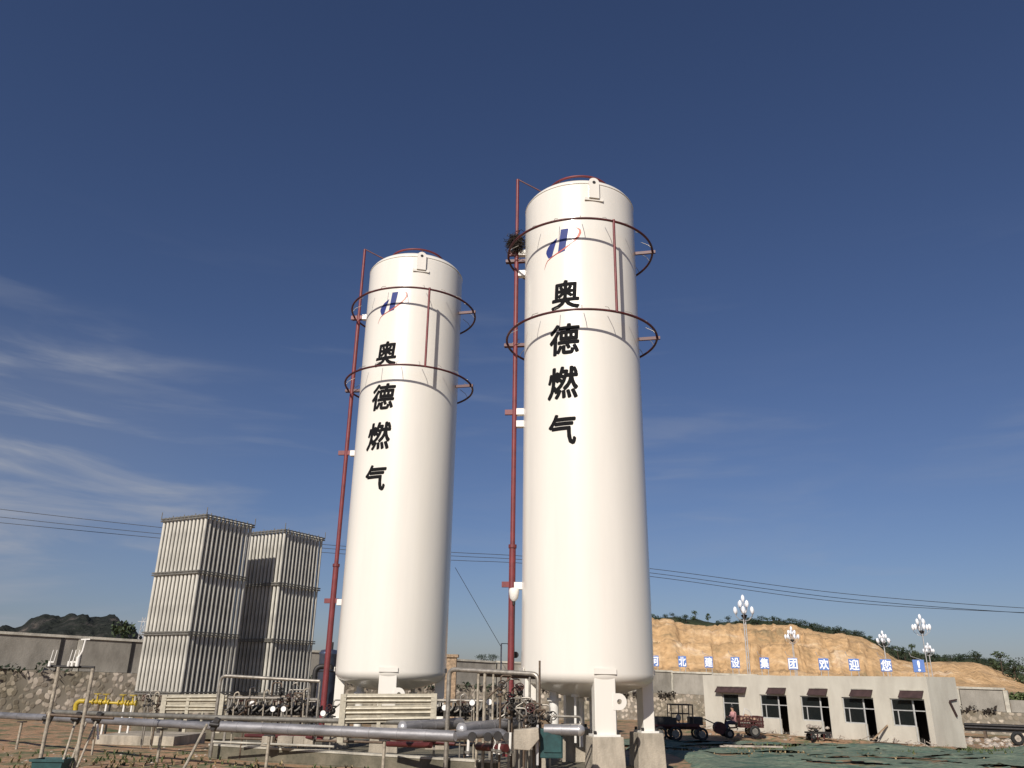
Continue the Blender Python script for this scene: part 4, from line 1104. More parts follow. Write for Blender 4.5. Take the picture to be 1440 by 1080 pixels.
# concrete slab with raised kerb in front of the tanks
def slab_poly(pts, z0, z1):
    mb = MB(); n = len(pts); vs = [(x, y, z0) for x, y in pts]+[(x, y, z1) for x, y in pts]
    mb.add(vs, [tuple(range(n))[::-1], tuple(range(n, 2*n))]+[(i, (i+1) % n, n+(i+1) % n, n+i) for i in range(n)]); return mb
k0 = P(296, 1043, 25.5); k1 = P(700, 1063, 21.6); k2 = P(800, 1071, 20.4)
sl_pts = [(k0.x, k0.y), (k1.x, k1.y), (k1.x+1.6, k1.y-.3), (4.6, 25.0), (1.0, 31), (-8, 33), (k0.x-1.5, 30)]
zs = .12
o = slab_poly(sl_pts, -.6, zs).build('yard_slab', M['slab']); tag(o, kind='structure')
mb = MB(); 
def kerb(a, b_, w, z0, z1): 
    a = Vector((a[0], a[1])); b_ = Vector((b_[0], b_[1])); c = (a+b_)/2; d = b_-a
    mb.rbox((c.x, c.y, (z0+z1)/2), (d.length, w, z1-z0), math.atan2(d.y, d.x))
kerb((k0.x, k0.y+.1), (k1.x, k1.y+.1), .2, .02, .34)
tk = mb.build('slab_kerb', M['slab'], None, .015); kc = MB(); mb = kc; kerb((k0.x, k0.y+.1), (k1.x, k1.y+.1), .24, .335, .385); kc.build('kerb_cap', M['coping'], tk)
tag(tk, 'pale raised kerb along the front of the tank slab', 'kerb')
a = P(724, 1066, 20.0)
t = thing('sump_wall', 'low concrete box with pale coping below the pipe loop', 'low wall', (a.x+.9, a.y, 0))
MB().box((a.x+.88, a.y+.45, .02), (1.95, .9, .42)).build('body', M['concrete'], t, .01)
MB().box((a.x+.88, a.y+.45, .265), (2.05, 1.0, .06)).build('coping', M['coping'], t, .01)

# yellow gas pipework at the wall
def yp(px, py): return P(px, py, 31)
t = thing('gas_pipe_assembly', 'yellow gas pipe assembly with valves before the stone wall', 'gas pipe', (yp(105, 1000).x, 31, 0))
MB().tube(bend([yp(105, 1008), yp(107, 990), yp(112, 986), yp(120, 986)], .25), .085, 12).build('elbow', M['yellow'], t)
q = MB(); q.tube([yp(118, 986.5), yp(190, 990)], .045, 12); q.build('run', M['yellow'], t)
for px in (136, 148, 172, 186):
    p = yp(px, 986+(px-110)*.04); v_ = MB(); v_.ball(p, .085, 8); v_.cyl(p-Vector((.15, 0, 0)), p-Vector((.11, 0, 0)), .10, 12); v_.cyl(p+Vector((.11, 0, 0)), p+Vector((.15, 0, 0)), .10, 12); v_.cyl(p, p+Vector((0, 0, .25)), .03, 8)
    vo = v_.build('valve', M['yellow'], t); w = MB(); handwheel(w, p+Vector((0, 0, .27)), (0, 0, 1), .12); w.build('handwheel', M['yellow'], vo)
for px, m in ((139, 'brown'), (150, 'white'), (155, 'dark'), (175, 'white'), (186, 'white')):
    p = yp(px, 990); MB().cyl(p, (p.x, p.y, 0), .04, 8).build('leg', M[m], t)
# portal stand with three small cocks at the left
a, b_ = P(83, 938, 20.5), P(131, 940, 20.5)
t = thing('pipe_gantry', 'thin tan gantry of two tall poles with dark crossbar at the left', 'gantry', (a.x, a.y, 0))
for c in (a, b_): MB().cyl((c.x, c.y, gh(c.x, c.y)-.1), c, .045, 10).build('pole', M['tanpole'], t)
MB().tube([P(66, 937, 20.5), P(133, 938.5, 20.5)], .03, 8).build('crossbar', M['dark'], t)
MB().tube([P(66, 1005, 20.5), P(160, 1010, 20.5)], .035, 8).build('lower_bar', M['brown'], t)
for px in (69, 96, 101, 108):
    c = P(px, 937, 20.4)
    if px == 108:
        k = MB(); k.cyl(c, c+Vector((0, 0, .22)), .045, 10); k.tube([c+Vector((0, 0, .2)), c+Vector((.07, 0, .35)), c+Vector((.09, 0, .62))], .025, 8); k.bar(c+Vector((-.02, 0, .62)), c+Vector((.2, 0, .63)), .03); k.build('relief_valve', M['white'], t)
    else:
        k = MB(); k.cyl(c, c+Vector((0, 0, .12)), .035, 8); k.cyl(c+Vector((0, 0, .1)), c+Vector((.03, 0, .38)), .01, 6); k.cyl(c+Vector((.09, 0, .1)), c+Vector((.12, 0, .38)), .01, 6); k.bar(c+Vector((0, 0, .1)), c+Vector((.1, 0, .1)), .03); k.build('cock', M['white'], t)
for i, (x0, y0, x1, y1, m) in enumerate(((106, 1016, 88, 1072, 'tanpole'), (121, 1016, 97, 1078, 'tanpole'), (135, 1015, 108, 1080, 'tanpole'), (137, 1018, 138, 1040, 'white'), (132, 1040, 129, 1062, 'tanpole'))):
    q0, q1 = P(x0, y0, 21), P(x1, y1, 20.3 if i < 3 else 21)
    tag(MB().cyl(q0, q1, .028, 8).build('support_pole', M[m]), ['thin slanting pole right of the gantry, first of three', 'thin slanting pole, middle of three right of the gantry', 'thin slanting pole, last of three right of the gantry', 'short white upright bar hanging under the pipe clamp', 'lower bent end of the short white bar near the weeds'][i], 'pole')
for px, Y in ((69, 21.5), (109, 21.5), (138, 21.5), (303, 20.8)):
    p = P(px, 1010 if px < 200 else 1018, Y)
    w = {69: 'at the foot of the left gantry pole', 109: 'under the right gantry pole', 138: 'above the slanting poles', 303: 'at the joint where the main thickens'}[px]
    mb = MB(); d = Vector((1, .0, -.03)); mb.bar(p-Vector((.05, 0, .13)), p+Vector((.05, 0, .13)), .16, .12); mb.cyl(p+Vector((-.1, -.1, 0)), p+Vector((.12, -.1, -.02)), .05, 8)
    tag(mb.build('pipe_clamp', M['dark']), 'dark pipe clamp '+w, 'clamp')
# teal basin on the ground
p = P(74, 1072, 20.2)
t = thing('plastic_crate', 'teal plastic tub on the soil at the foot of the gantry', 'tub', (p.x, p.y, 0))
vs = []
zc = gh(p.x, p.y)
for z, s_ in ((zc-.05, .85), (zc+.42, 1.0), (zc+.42, .93), (zc+.05, .8)):
    for sx, sy in ((-1, -1), (1, -1), (1, 1), (-1, 1)): vs.append((p.x+sx*.36*s_, p.y+sy*.26*s_, z))
fs = [(0, 1, 2, 3)]+[(r*4+i, r*4+(i+1) % 4, r*4+4+(i+1) % 4, r*4+4+i) for r in range(3) for i in range(4)]+[(12, 13, 14, 15)]
MB().add(vs, fs).build('shell', M['teal'], t, .01)
MB().box((p.x, p.y-.27, zc+.39), (.8, .03, .05)).build('rim', M['teal'], t)
# low cream plinth under the nearer vaporizer
a = P(140, 1028, 30); b_ = P(226, 1031, 29)
tag(MB().rbox(((a.x+b_.x)/2+.2, 31.0, -.1), (b_.x-a.x+.3, 2.4, .75), -.1).build('vaporizer_plinth', M['concrete'], None, .02), 'pale concrete plinth at the foot of the nearer vaporizer', 'plinth')
q = P(335, 1000, 36)
tag(MB().rbox((-11.2, 37.5, .12), (8, 6, .5), .1).build('concrete_plinth', M['slab'], None, .02), 'low concrete base carrying both vaporizer towers', 'plinth')

# ---------------------------------------------------------------- low building
FA = Vector((21.6, 43.3)); FD = Vector((-.55, .835)).normalized(); FN = Vector((-FD.y, FD.x))
if FN.x > 0: FN = -FN
# far end from the photographed corner
tt_ = 0
for k in range(400):
    s_ = k*.05; p = FA+FD*s_
    d = Vector((p.x, p.y, 2.3))-CAMP
    if 720+FPX*d.dot(RT)/d.dot(FW) < 989: tt_ = s_; break
BL = tt_; BT = 2.72; BB = -.75; DEP = 2.5
print('building length', BL)
bl = thing('site_building', 'low beige rendered building with five door bays and brown awnings', 'building', (FA.x, FA.y, BB))
def fp(s_, z, o=0.0):
    p = FA+FD*s_+FN*o; return Vector((p.x, p.y, z))
def s_of(px, py=1000):
    best = (1e9, 0)
    for k in range(int(BL*50)+1):
        s_ = k/50; d = fp(s_, 1.0)-CAMP; x = 720+FPX*d.dot(RT)/d.dot(FW)
        if abs(x-px) < best[0]: best = (abs(x-px), s_)
    return best[1]
def zf(s_, py):
    lo, hi = -3, 6
    for _ in range(30):
        m_ = (lo+hi)/2; d = fp(s_, m_)-CAMP
        if 540-FPX*d.dot(UP)/d.dot(FW) > py: lo = m_
        else: hi = m_
    return lo
# bays: window left pixel, mullion pixel, door right pixel (door jamb) read at mid height
bays = [(1016, None, 1039, 975, 1007), (1069, 1094, 1107, 977, 1009), (1126, 1153, 1166, 977, 1011), (1185, 1214, 1230, 979, 1015), (1253, 1284, 1302, 980, 1017)]
ops = []
for (xl, xm, xr, yt, yw) in bays:
    sl_, sr = s_of(xl), s_of(xr); zt = zf((sl_+sr)/2, yt)
    ops.append((sl_, s_of(xm) if xm else None, sr, 1.62, 0.28))
# front wall as strips around the openings (s grows away from the near end)
def slab(s0, s1, z0, z1, o0, o1, mb):
    vs = [fp(s, z, o) for s in (s0, s1) for o in (o0, o1) for z in (z0, z1)]
    mb.add(vs, [(0, 1, 3, 2), (4, 6, 7, 5), (0, 4, 5, 1), (2, 3, 7, 6), (0, 2, 6, 4), (1, 5, 7, 3)])
TH_ = .24
fw = MB(); s_prev = 0
OT = 1.62
slab(0, BL, OT, BT, -TH_, 0, fw)
for (sl_, sm_, sr, zt, zw) in sorted(ops, key=lambda o_: o_[2]):
    slab(s_prev, sr, BB, OT, -TH_, 0, fw)
    if sm_: slab(sm_, sl_, BB, zw, -TH_, 0, fw)
    else: slab(sr, sl_, BB, -.05, -TH_, 0, fw)
    s_prev = sl_
slab(s_prev, BL, BB, OT, -TH_, 0, fw)
fw.build('front_wall', M['render_wall'], bl)
ew = MB(); slab(0, TH_, BB, BT, -DEP, -TH_, ew); ew.build('end_wall', M['render_wall'], bl)
ew = MB(); slab(BL-TH_, BL, BB, BT, -DEP, -TH_, ew); ew.build('end_wall', M['render_wall'], bl)
ew = MB(); slab(0, BL, BB, BT, -DEP-TH_, -DEP, ew); ew.build('back_wall', M['render_wall'], bl)
rf = MB(); slab(TH_, BL-TH_, BT-.25, BT-.1, -DEP, -TH_, rf); rf.build('roof', M['coping'], bl)
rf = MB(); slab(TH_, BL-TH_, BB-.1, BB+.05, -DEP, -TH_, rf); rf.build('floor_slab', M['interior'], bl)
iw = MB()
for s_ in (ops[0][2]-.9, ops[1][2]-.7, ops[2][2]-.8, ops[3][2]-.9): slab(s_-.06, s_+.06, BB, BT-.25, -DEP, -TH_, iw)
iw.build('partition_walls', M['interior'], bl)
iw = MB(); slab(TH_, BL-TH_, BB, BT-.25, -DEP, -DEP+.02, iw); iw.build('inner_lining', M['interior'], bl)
for k, (sl_, sm_, sr, zt, zw) in enumerate(ops):
    fo = -.10
    w = MB()
    def fbar(s0, z0, s1, z1, wd=.06): w.bar(fp(s0, z0, fo), fp(s1, z1, fo), wd, wd)
    e = .03; tz = 1.05
    zb_ = zw if sm_ else -.05
    sx = sm_ if sm_ else sr
    fbar(sl_-e, OT-e, sr+e, OT-e); fbar(sl_-e, OT-e, sl_-e, zb_+e); fbar(sl_-e, zb_+e, sx+e, zb_+e); fbar(sl_, tz, sr, tz, .05)
    fbar(sx+e*(0 if sm_ else 1), OT, sx+e*(0 if sm_ else 1), zb_, .07)
    fbar((sl_*.72+sx*.28) if sm_ else (sl_+sx)/2, tz, (sl_*.72+sx*.28) if sm_ else (sl_+sx)/2, zb_, .05)
    if sm_: fbar(sr+e, OT, sr+e, BB+.05, .06); fbar(sm_, zw, sm_, BB+.05, .06)
    wn = w.build('window', M['frame'], bl)
    pn = MB(); slab(sx, sl_, zb_, OT, fo-.006, fo+.006, pn); pn.build('pane', M['glass'], wn)
    if sm_:
        dr = MB(); ang = FD*.0
        a_ = fp(sr+.06, 0, fo); leaf = MB()
        p0 = fp(sr+.08, 0, -.14); p1 = p0+Vector((-FN.x, -FN.y, 0))*.72+Vector((FD.x, FD.y, 0))*.1
        leaf.bar(Vector((p0.x, p0.y, (BB+1.0)/2+.02)), Vector((p0.x, p0.y, (BB+1.0)/2+.03)), .02)
        leaf = MB(); q0, q1 = p0, p1; off = Vector((FD.x, FD.y, 0))*.02
        vs = [q+o_+Vector((0, 0, z)) for q in (q0, q1) for o_ in (off, -off) for z in (BB+.06, 1.0)]
        leaf.add(vs, [(0, 1, 3, 2), (4, 6, 7, 5), (0, 4, 5, 1), (2, 3, 7, 6), (0, 2, 6, 4), (1, 5, 7, 3)])
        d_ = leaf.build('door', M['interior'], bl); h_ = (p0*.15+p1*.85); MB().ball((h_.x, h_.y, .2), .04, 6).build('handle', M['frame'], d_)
    if k in (3, 4):
        c = fp(sm_+.55, 1.05, -.9); MB().lathe([(.001, .14), (.10, .12), (.20, 0.02), (.21, 0)], c, 16).build('ceiling_lamp', M['bulb'], bl)
        MB().cyl(c+Vector((0, 0, .13)), (c.x, c.y, BT-.3), .01, 6).build('lamp_cord', M['dark'], bl)
    # awning: sloping sheet standing out over the opening
    s0, s1 = sr-.05, (sm_+(sl_-sm_)*.45 if sm_ else sl_+.35)
    if not sm_: s0 = sr-.75
    z1 = 2.03; z0 = 1.70; o = .30
    vs = [fp(s0, z1, .0), fp(s1, z1, .0), fp(s1, z0, o), fp(s0, z0, o)]; vs += [v_+Vector((0, 0, -.03)) for v_ in vs]
    aw = MB().add(vs, [(0, 1, 2, 3), (7, 6, 5, 4), (0, 4, 5, 1), (1, 5, 6, 2), (2, 6, 7, 3), (3, 7, 4, 0)]).build('awning', M['awning'], bl)
    MB().bar(fp(s0, z1+.02, .03), fp(s1, z1+.02, .03), .05).build('top_rail', M['coping'], aw)
# rusty bracket on the end wall
def ep(o, z, out=.05): p = FA+FN*o-FD*out; return Vector((p.x, p.y, z))
br_ = MB(); br_.bar(ep(-1.75, 1.55), ep(-2.45, 1.62), .06); br_.bar(ep(-1.75, 1.5), ep(-2.2, .8), .09); br_.build('wall_bracket', M['awning'], bl)

# rooftop-level sign boxes (stand on posts beyond the wall)
chars = [('河', 921), ('北', 959.5), ('建', 996.5), ('设', 1034), ('集', 1075), ('团', 1115), ('欢', 1158.5), ('迎', 1201), ('您', 1246), ('!', 1292)]
pin = ['shaped characters river', 'second']
ordn = ['first of the row, half hidden by the nearer tank', 'second of the row', 'third of the row', 'fourth from the left, beside the tall street lamp', 'fifth of the row', 'sixth from the left, beside a far street lamp', 'seventh of the row', 'eighth of the row', 'ninth from the left, behind a far street lamp', 'last in the row, with an exclamation mark']
for i, (ch, px) in enumerate(chars):
    Y = 118-24*i/9; f_ = i/9
    yc = 929.5+7*f_
    hpx = 15+2.3*f_; wpx = 11.2+4.2*f_ 
    c = P(px, yc, Y); k_ = (P(px, yc, Y)-P(px, yc+1, Y)).length
    w_, h_ = wpx*k_*1.0, hpx*k_
    t = thing('sign_box', 'blue sign box with white character, '+ordn[i] if i < 9 else 'blue sign box with white exclamation mark at the right end of the row', 'sign', (c.x, Y, 1.2), 'row of sign boxes beyond the wall')
    face = math.atan2(c.x, c.y)      # turned towards the yard
    Mz = Matrix.Rotation(-face*.8, 3, 'Z')
    MB().box(c, (w_, .25, h_), Mz).build('box', M['signblue'], t, .02)
    for sx in (-.35, .35):
        v_ = Mz @ Vector((sx*w_, .0, 0)); MB().cyl((c.x+v_.x, c.y+v_.y, c.z-h_/2), (c.x+v_.x, c.y+v_.y, 1.0), .05, 8).build('post', M['galv'], t)
    v_ = Mz @ Vector((w_*.3, 0, 0)); v3 = Mz @ Vector((-w_*.6, -.5, 0))
    MB().tube([c+v_+Vector((0, 0, h_/2)), c+Vector((v3.x, v3.y, h_/2+.35)), c+Vector((v3.x*1.2, v3.y*1.2, h_/2+.75))], .03, 6).build('lamp_arm', M['galv'], t)
    bm = glyph_bm(ch, .026, .0015)
    xa = [v.co.x for v in bm.verts]; sc = h_*.88; sxs = min(sc*1.05, w_*.92/(max(xa)-min(xa)))
    for v in bm.verts:
        q = Mz @ Vector((v.co.x*sxs, -.132-v.co.z, v.co.y*sc)); v.co = c+q
    mark('character', bm, 0, 0, t, M['signwhite'])

# ---------------------------------------------------------------- street lamps with flower heads
def lamp_proto():
    t = thing('street_lamp', '', 'street lamp', (0, 0, 0), 'tall flower-headed street lamps')
    H = 10.0
    pl = MB()
    for sx in (-.13, .13): pl.cyl((sx, 0, 0), (sx*.8, 0, H*.8), .055, 8)
    for k in range(14): z = .3+k*H*.8/14; pl.bar((-.12, 0, z), (.12, 0, z+.25), .03)
    pl.cyl((0, 0, H*.78), (0, 0, H*.97), .05, 8); pl.build('pole', M['galv'], t)
    MB().lathe([(.10, 0), (.36, .35), (.30, .45), (.05, .5)], (0, 0, H*.78), 12).build('basket', M['dark'], t)
    for i, (r, z, n, ph) in enumerate(((1.05, H*.845, 6, .2), (.52, H*.915, 4, .6), (0, H*.975, 1, 0))):
        for k in range(n):
            a = ph+k*2*math.pi/n; x, y = math.cos(a)*r, math.sin(a)*r
            if r: MB().tube([(0, 0, z-.9), (x*.5, y*.5, z-.75), (x*.95, y*.95, z-.35), (x, y, z-.1)], .03, 6).build('arm', M['galv'], t)
            MB().lathe([(.07, -.12), (.17, .02), (.215, .24), (.17, .5), (.05, .64), (.001, .66)], (x, y, z), 12).build('bulb', M['bulb'], t)
    return t
LPROTO = lamp_proto()
lamps = [(1044, 837, 92, 'tallest-looking flower street lamp, rising above the orange hill skyline'), (1112, 881, 137, 'smaller far street lamp in front of the hill, left of the pair'), (1240, 887, 140, 'small far street lamp behind the ninth sign box'), (1292.5, 864, 101, 'tall flower street lamp at the right, before the exclamation sign box'), (1304, 904, 172, 'smallest street lamp, just behind the tall right-hand one')]
for i, (px, py, Y, lb) in enumerate(lamps):
    p = P(px, py, Y); zb_ = 1.0; sc = (p.z-zb_)/10.35
    d = Vector((p.x, Y, 5))
    o = LPROTO if i == 0 else fdup(LPROTO, (0, 0, 0), 0, 1)
    o.location = (p.x, Y, zb_); o.scale = (sc*.98, sc*.98, sc); o['label'] = lb; o.rotation_euler = (0, 0, i*.4)
if True:
    # lower lamp cluster on the right-hand lamp
    pass
# ---------------------------------------------------------------- overhead lines
def cable(px_pts, Y0, Y1, r, label, m='dark'):
    pts = []
    n = len(px_pts)
    xs_ = [p[0] for p in px_pts]
    for i in range(61):
        x = xs_[0]+(xs_[-1]-xs_[0])*i/60
        # smooth interpolation (Catmull-Rom on the table)
        k = max(j for j in range(n-1) if px_pts[j][0] <= x+1e-6)
        p0, p1, p2, p3 = px_pts[max(0, k-1)], px_pts[k], px_pts[k+1], px_pts[min(n-1, k+2)]
        u = (x-p1[0])/(p2[0]-p1[0])
        m1 = (p2[1]-p0[1])/(p2[0]-p0[0])*(p2[0]-p1[0]); m2 = (p3[1]-p1[1])/(p3[0]-p1[0])*(p2[0]-p1[0])
        y = (2*u**3-3*u*u+1)*p1[1]+(u**3-2*u*u+u)*m1+(-2*u**3+3*u*u)*p2[1]+(u**3-u*u)*m2
        pts.append(P(x, y, Y0+(Y1-Y0)*i/60))
    return tag(MB().tube(pts, r, 6).build('power_line', M[m]), label, 'power line', 'overhead power lines behind the tanks')
cable([(-200, 690), (0, 716), (228, 742), (470, 767), (640, 777), (735, 782), (918, 800), (1180, 834), (1440, 855), (1650, 864)], 64, 64, .022, 'highest overhead power line sagging behind the towers and tanks')
cable([(-200, 704), (0, 727), (228, 751), (470, 772), (640, 782), (735, 787), (918, 806), (1180, 841), (1440, 862), (1650, 871)], 64.5, 64.5, .022, 'middle overhead power line sagging behind the towers and tanks')
cable([(-200, 715), (0, 735), (228, 757), (470, 778), (640, 788), (735, 792), (918, 811), (1180, 846), (1440, 861.5), (1650, 868)], 65, 65, .022, 'lowest overhead power line sagging behind the towers and tanks')
tag(MB().cyl(P(640, 798, 60), P(706, 912, 62), .018, 6).build('guy_wire', M['dark']), 'thin slanting guy wire between the two white tanks', 'wire')
# small mast beside the nearer riser, speaker on the wall
p = P(705, 930, 40); a_ = P(705, 905, 40)
t = thing('antenna_mast', 'thin grey mast with side arm between the tanks near the riser', 'mast', (p.x, 40, -.5))
MB().cyl((p.x, 40, -.6), a_, .035, 8).build('pole', M['galv'], t); MB().tube([a_, a_+Vector((.3, 0, 0)), a_+Vector((.45, 0, -.35))], .02, 6).build('arm', M['dark'], t)
p = P(725, 921, 24)
t = thing('flood_light', 'small black round floodlight behind the nearer red riser', 'lamp', p)
MB().cyl(p+Vector((0, -.08, 0)), p+Vector((0, .1, 0)), .09, 14, r2=.06).build('housing', M['dark'], t); MB().bar(p, p+Vector((-.16, 0, -.02)), .03).build('arm', M['dark'], t)
p = P(203, 868, 120); q = P(200, 935, 120)
t = thing('lattice_mast', 'distant thin lattice mast left of the vaporizer tower', 'mast', (q.x, 120, 0))
mm = MB()
for sx in (-.5, .5): mm.cyl((p.x+sx*1.3, 120, 1.5), (p.x+sx*.4, 120, p.z), .05, 6)
for k in range(9):
    z = 1.5+(p.z-1.5)*k/9; z2 = 1.5+(p.z-1.5)*(k+1)/9; w0 = .65-.45*k/9; mm.bar((p.x-w0, 120, z), (p.x+w0, 120, z2), .04); mm.bar((p.x+w0, 120, z), (p.x-w0, 120, z2), .04)
mm.build('lattice', M['galv'], t); MB().bar((p.x-.8, 120, p.z-.6), (p.x+.8, 120, p.z-.6), .06).build('crossarm', M['galv'], t)
for px, lb in ((677, 'tiny round bush top left of the pair above the far wall'), (693, 'tiny round bush top right of the pair above the far wall')):
    q = P(px, 924, 80); o = fdup(ridge_protos[3], (q.x, 80, q.z-.75), px, .32, lb); o['group'] = 'bush tops above the far wall'

# ---------------------------------------------------------------- net, debris, vehicles
b = MB(); vs = []
NX, NY = 260, 240
x0, x1, y0, y1 = 5.2, 48, 20.5, 46.5
rn = random.Random(3)
def on_net(x, y):
    s_ = (Vector((x, y))-FA).dot(FN)
    along = (Vector((x, y))-FA).dot(FD)
    return (s_ > 2.2 or along < -1.5)
for j in range(NY+1):
    for i in range(NX+1):
        x = x0+(x1-x0)*i/NX; y = y0+(y1-y0)*j/NY
        h = gh(x, y)+.025+.12*max(0, fb(x, y, 2, .45, 4)+.25)+.06*abs(fb(x*.6, y*1.8, 8, 1.1, 4))
        # heaps under the net
        h += .55*math.exp(-((x-24)**2/7+(y-36)**2/3))+.35*math.exp(-((x-15)**2/9+(y-35)**2/2))+.4*math.exp(-((x-30)**2/14+(y-40.5)**2/2))
        e = min(1, (x-x0)/1.0, (y-y0)/1.0, (y1-y)/1.2+.2*fb(x, 0, 4))
        if e < .5: h -= .25*(1-max(0, e)*2)
        vs.append((x, y, h))
b.v = vs
for j in range(NY):
    for i in range(NX):
        x = x0+(x1-x0)*(i+.5)/NX; y = y0+(y1-y0)*(j+.5)/NY
        if not on_net(x, y): continue
        if fb(x*.35, y*1.3, 31, .5, 4)+.25*fb(x, y*2, 7, 1.5, 3) > .30: continue
        a = j*(NX+1)+i; b.f.append((a, a+1, a+NX+2, a+NX+1)); b.sm.append(True)
tag(b.build('dust_net', M['net']), 'green dust-control net spread over the bare ground before the building', 'net', kind='stuff')
# left weeds and soil heap
def tufts(mb, cx, cy, rx, ry, n, h, seed, zf_=None):
    rnd = random.Random(seed)
    for _ in range(n):
        x = cx+rnd.gauss(0, rx); y = cy+rnd.gauss(0, ry); z = gh(x, y)
        for k in range(5):
            a = rnd.uniform(0, 6.28); l = h*rnd.uniform(.5, 1.2); w_ = .02+.012*rnd.random()
            d = Vector((math.cos(a), math.sin(a), 0)); p = Vector((x, y, z-.02)); s_ = d.cross(Vector((0, 0, 1)))*w_
            t_ = p+d*l*.45+Vector((0, 0, l)); mid = p+d*l*.15+Vector((0, 0, l*.6))
            mb.add([p-s_, p+s_, mid+s_*.8, mid-s_*.8, t_], [(0, 1, 2, 3), (3, 2, 4)])
g1, g2 = MB(), MB()
for (px, py, Yd, rx, ry, n) in ((170, 1055, 25, 1.6, .8, 200), (250, 1062, 24, 1.2, .6, 160), (40, 1040, 26, 1.5, 1.0, 90), (330, 1072, 22.5, 1.2, .5, 160), (100, 1072, 23.5, 1.8, .6, 70), (420, 1072, 22, 1.5, .5, 150), (600, 1074, 20.8, 2.0, .4, 160)):
    c = P(px, py, Yd); tufts(g1, c.x, c.y, rx, ry, int(n*.18), .13, px)
for (px, py, Yd, rx, ry, n) in ((230, 1070, 23, 3.5, .8, 160), (60, 1060, 24, 3, 1.5, 160), (1200, 1050, 38, 6, 3, 350), (1000, 1060, 32, 4, 2, 150)):
    c = P(px, py, Yd); tufts(g2, c.x, c.y, rx, ry, n//3 if px < 500 else n, .14, px+1)
for (px, Yd, rx, n) in ((1120, 40, 3, 160), (1250, 36, 3, 160), (1390, 40, 3, 200)):
    c = P(px, 1045, Yd); tufts(g1, c.x, c.y, rx, 1.5, n, .25, px+2)
tag(g1.build('weeds', M['weed']), 'green weeds in patches on the bare soil', 'weeds', kind='stuff')
tag(g2.build('dry_grass', M['dry']), 'dry straw-coloured grass scattered over the ground', 'grass', kind='stuff')
# stones scattered on soil (uncountable)
rb = MB(); rnd = random.Random(9)
def rock(mb, p, s_):
    bm = bmesh.new(); bmesh.ops.create_icosphere(bm, subdivisions=1, radius=s_)
    sd = rnd.random()*50
    vs = [(v.co*(1+.35*noise.noise(v.co/s_*1.3+Vector((sd, 0, 0))))).copy() for v in bm.verts]
    mb.add([Vector((v.x*1.2, v.y, v.z*.7))+Vector(p) for v in vs], [tuple(v.index for v in f.verts) for f in bm.faces]); bm.free()
for _ in range(320):
    c = P(rnd.uniform(-20, 620), 1060, rnd.uniform(20.5, 29)); rock(rb, (c.x, c.y, gh(c.x, c.y)-.01), rnd.uniform(.012, .045))
for _ in range(420):
    s_ = rnd.uniform(-1.5, BL+1); o = abs(rnd.gauss(0, .8))+.1; p = fp(s_, 0, o); rock(rb, (p.x, p.y, gh(p.x, p.y)+.02), rnd.uniform(.03, .14))
for _ in range(200):
    p = (rnd.uniform(24.5, 34), rnd.uniform(45, 52)); rock(rb, (p[0], p[1], gh(*p)+.02), rnd.uniform(.04, .2))
for _ in range(170):
    s_ = rnd.uniform(-1.5, BL+2); o = abs(rnd.gauss(.6, .8))+.15; p = fp(s_, 0, o); z = gh(p.x, p.y)+rnd.uniform(.1, .3)
    a = rnd.uniform(0, 6.28); l = rnd.uniform(.15, .6); dv = Vector((math.cos(a)*l, math.sin(a)*l, rnd.uniform(-.12, .2)))
    rb.bar((p.x, p.y, z), Vector((p.x, p.y, z))+dv, rnd.uniform(.02, .06), .03)
tag(rb.build('rubble', M['plaster']), 'loose stones and broken masonry strewn over the ground', 'rubble', kind='stuff')
# soil bank along the building
b = MB(); vs = []
for i in range(61):
    s_ = -2+(BL+3)*i/60
    for j in range(9):
        o = .02+2.6*j/8; h = .30*math.sin(math.pi*min(1, (j+.6)/8.6))*(.5+.8*abs(fb(s_, o, 5, .6)))
        p = fp(s_, 0, o); vs.append((p.x, p.y, gh(p.x, p.y)+h-.02-(.2 if j == 8 else 0)))
b.v = vs
for i in range(60):
    for j in range(8): a = i*9+j; b.f.append((a, a+9, a+10, a+1)); b.sm.append(True)
tag(b.build('soil_bank', M['ground']), kind='structure')
# planks and boards
rnd = random.Random(12)
pk = [(1130, 1033, 1190, 1034, 'long pale plank lying before the fourth bay'), (1150, 1030, 1205, 1037, 'pale board in the rubble right of the wheelbarrow'), (1232, 1030, 1246, 1018, 'plank leaning on the wall between the last two bays'), (1250, 1034, 1300, 1040, 'dark board lying at the doorstep of the last bay'), (1090, 1031, 1125, 1034, 'thin stick lying before the second bay door')]
for (ax_, ay, bx_, by_, lb) in pk:
    s0, s1 = s_of(ax_), s_of(bx_)
    o0 = 1.7 if 'leaning' not in lb else .7
    p0 = fp(s0, 0, o0); p1 = fp(s1, 0, o0+.25 if 'leaning' not in lb else .06)
    z0 = gh(p0.x, p0.y)+.22; z1 = z0+.03 if 'leaning' not in lb else .3
    tag(MB().bar((p0.x, p0.y, z0), (p1.x, p1.y, z1), .16, .05).build('plank', M['wood'] if 'dark' not in lb else M['brown'], None, .005), lb, 'plank')
for k, px in enumerate((1015, 1120)):
    pass
c0, c1_ = P(1015, 1052, 36), P(1100, 1053.5, 36)
for k in range(2):
    a, b_ = P(1012+k*6, 1049.5+k*2.6, 37-k), P(1098+k*3, 1051.5+k*3, 37-k)
    a.z = gh(a.x, a.y)+.24; b_.z = gh(b_.x, b_.y)+.24
    tag(MB().bar(a, b_, .12, .06).build('pale_batten', M['plaster']), ['long pale batten lying on the green net, the farther one', 'long pale batten lying on the green net, the nearer one'][k], 'batten')

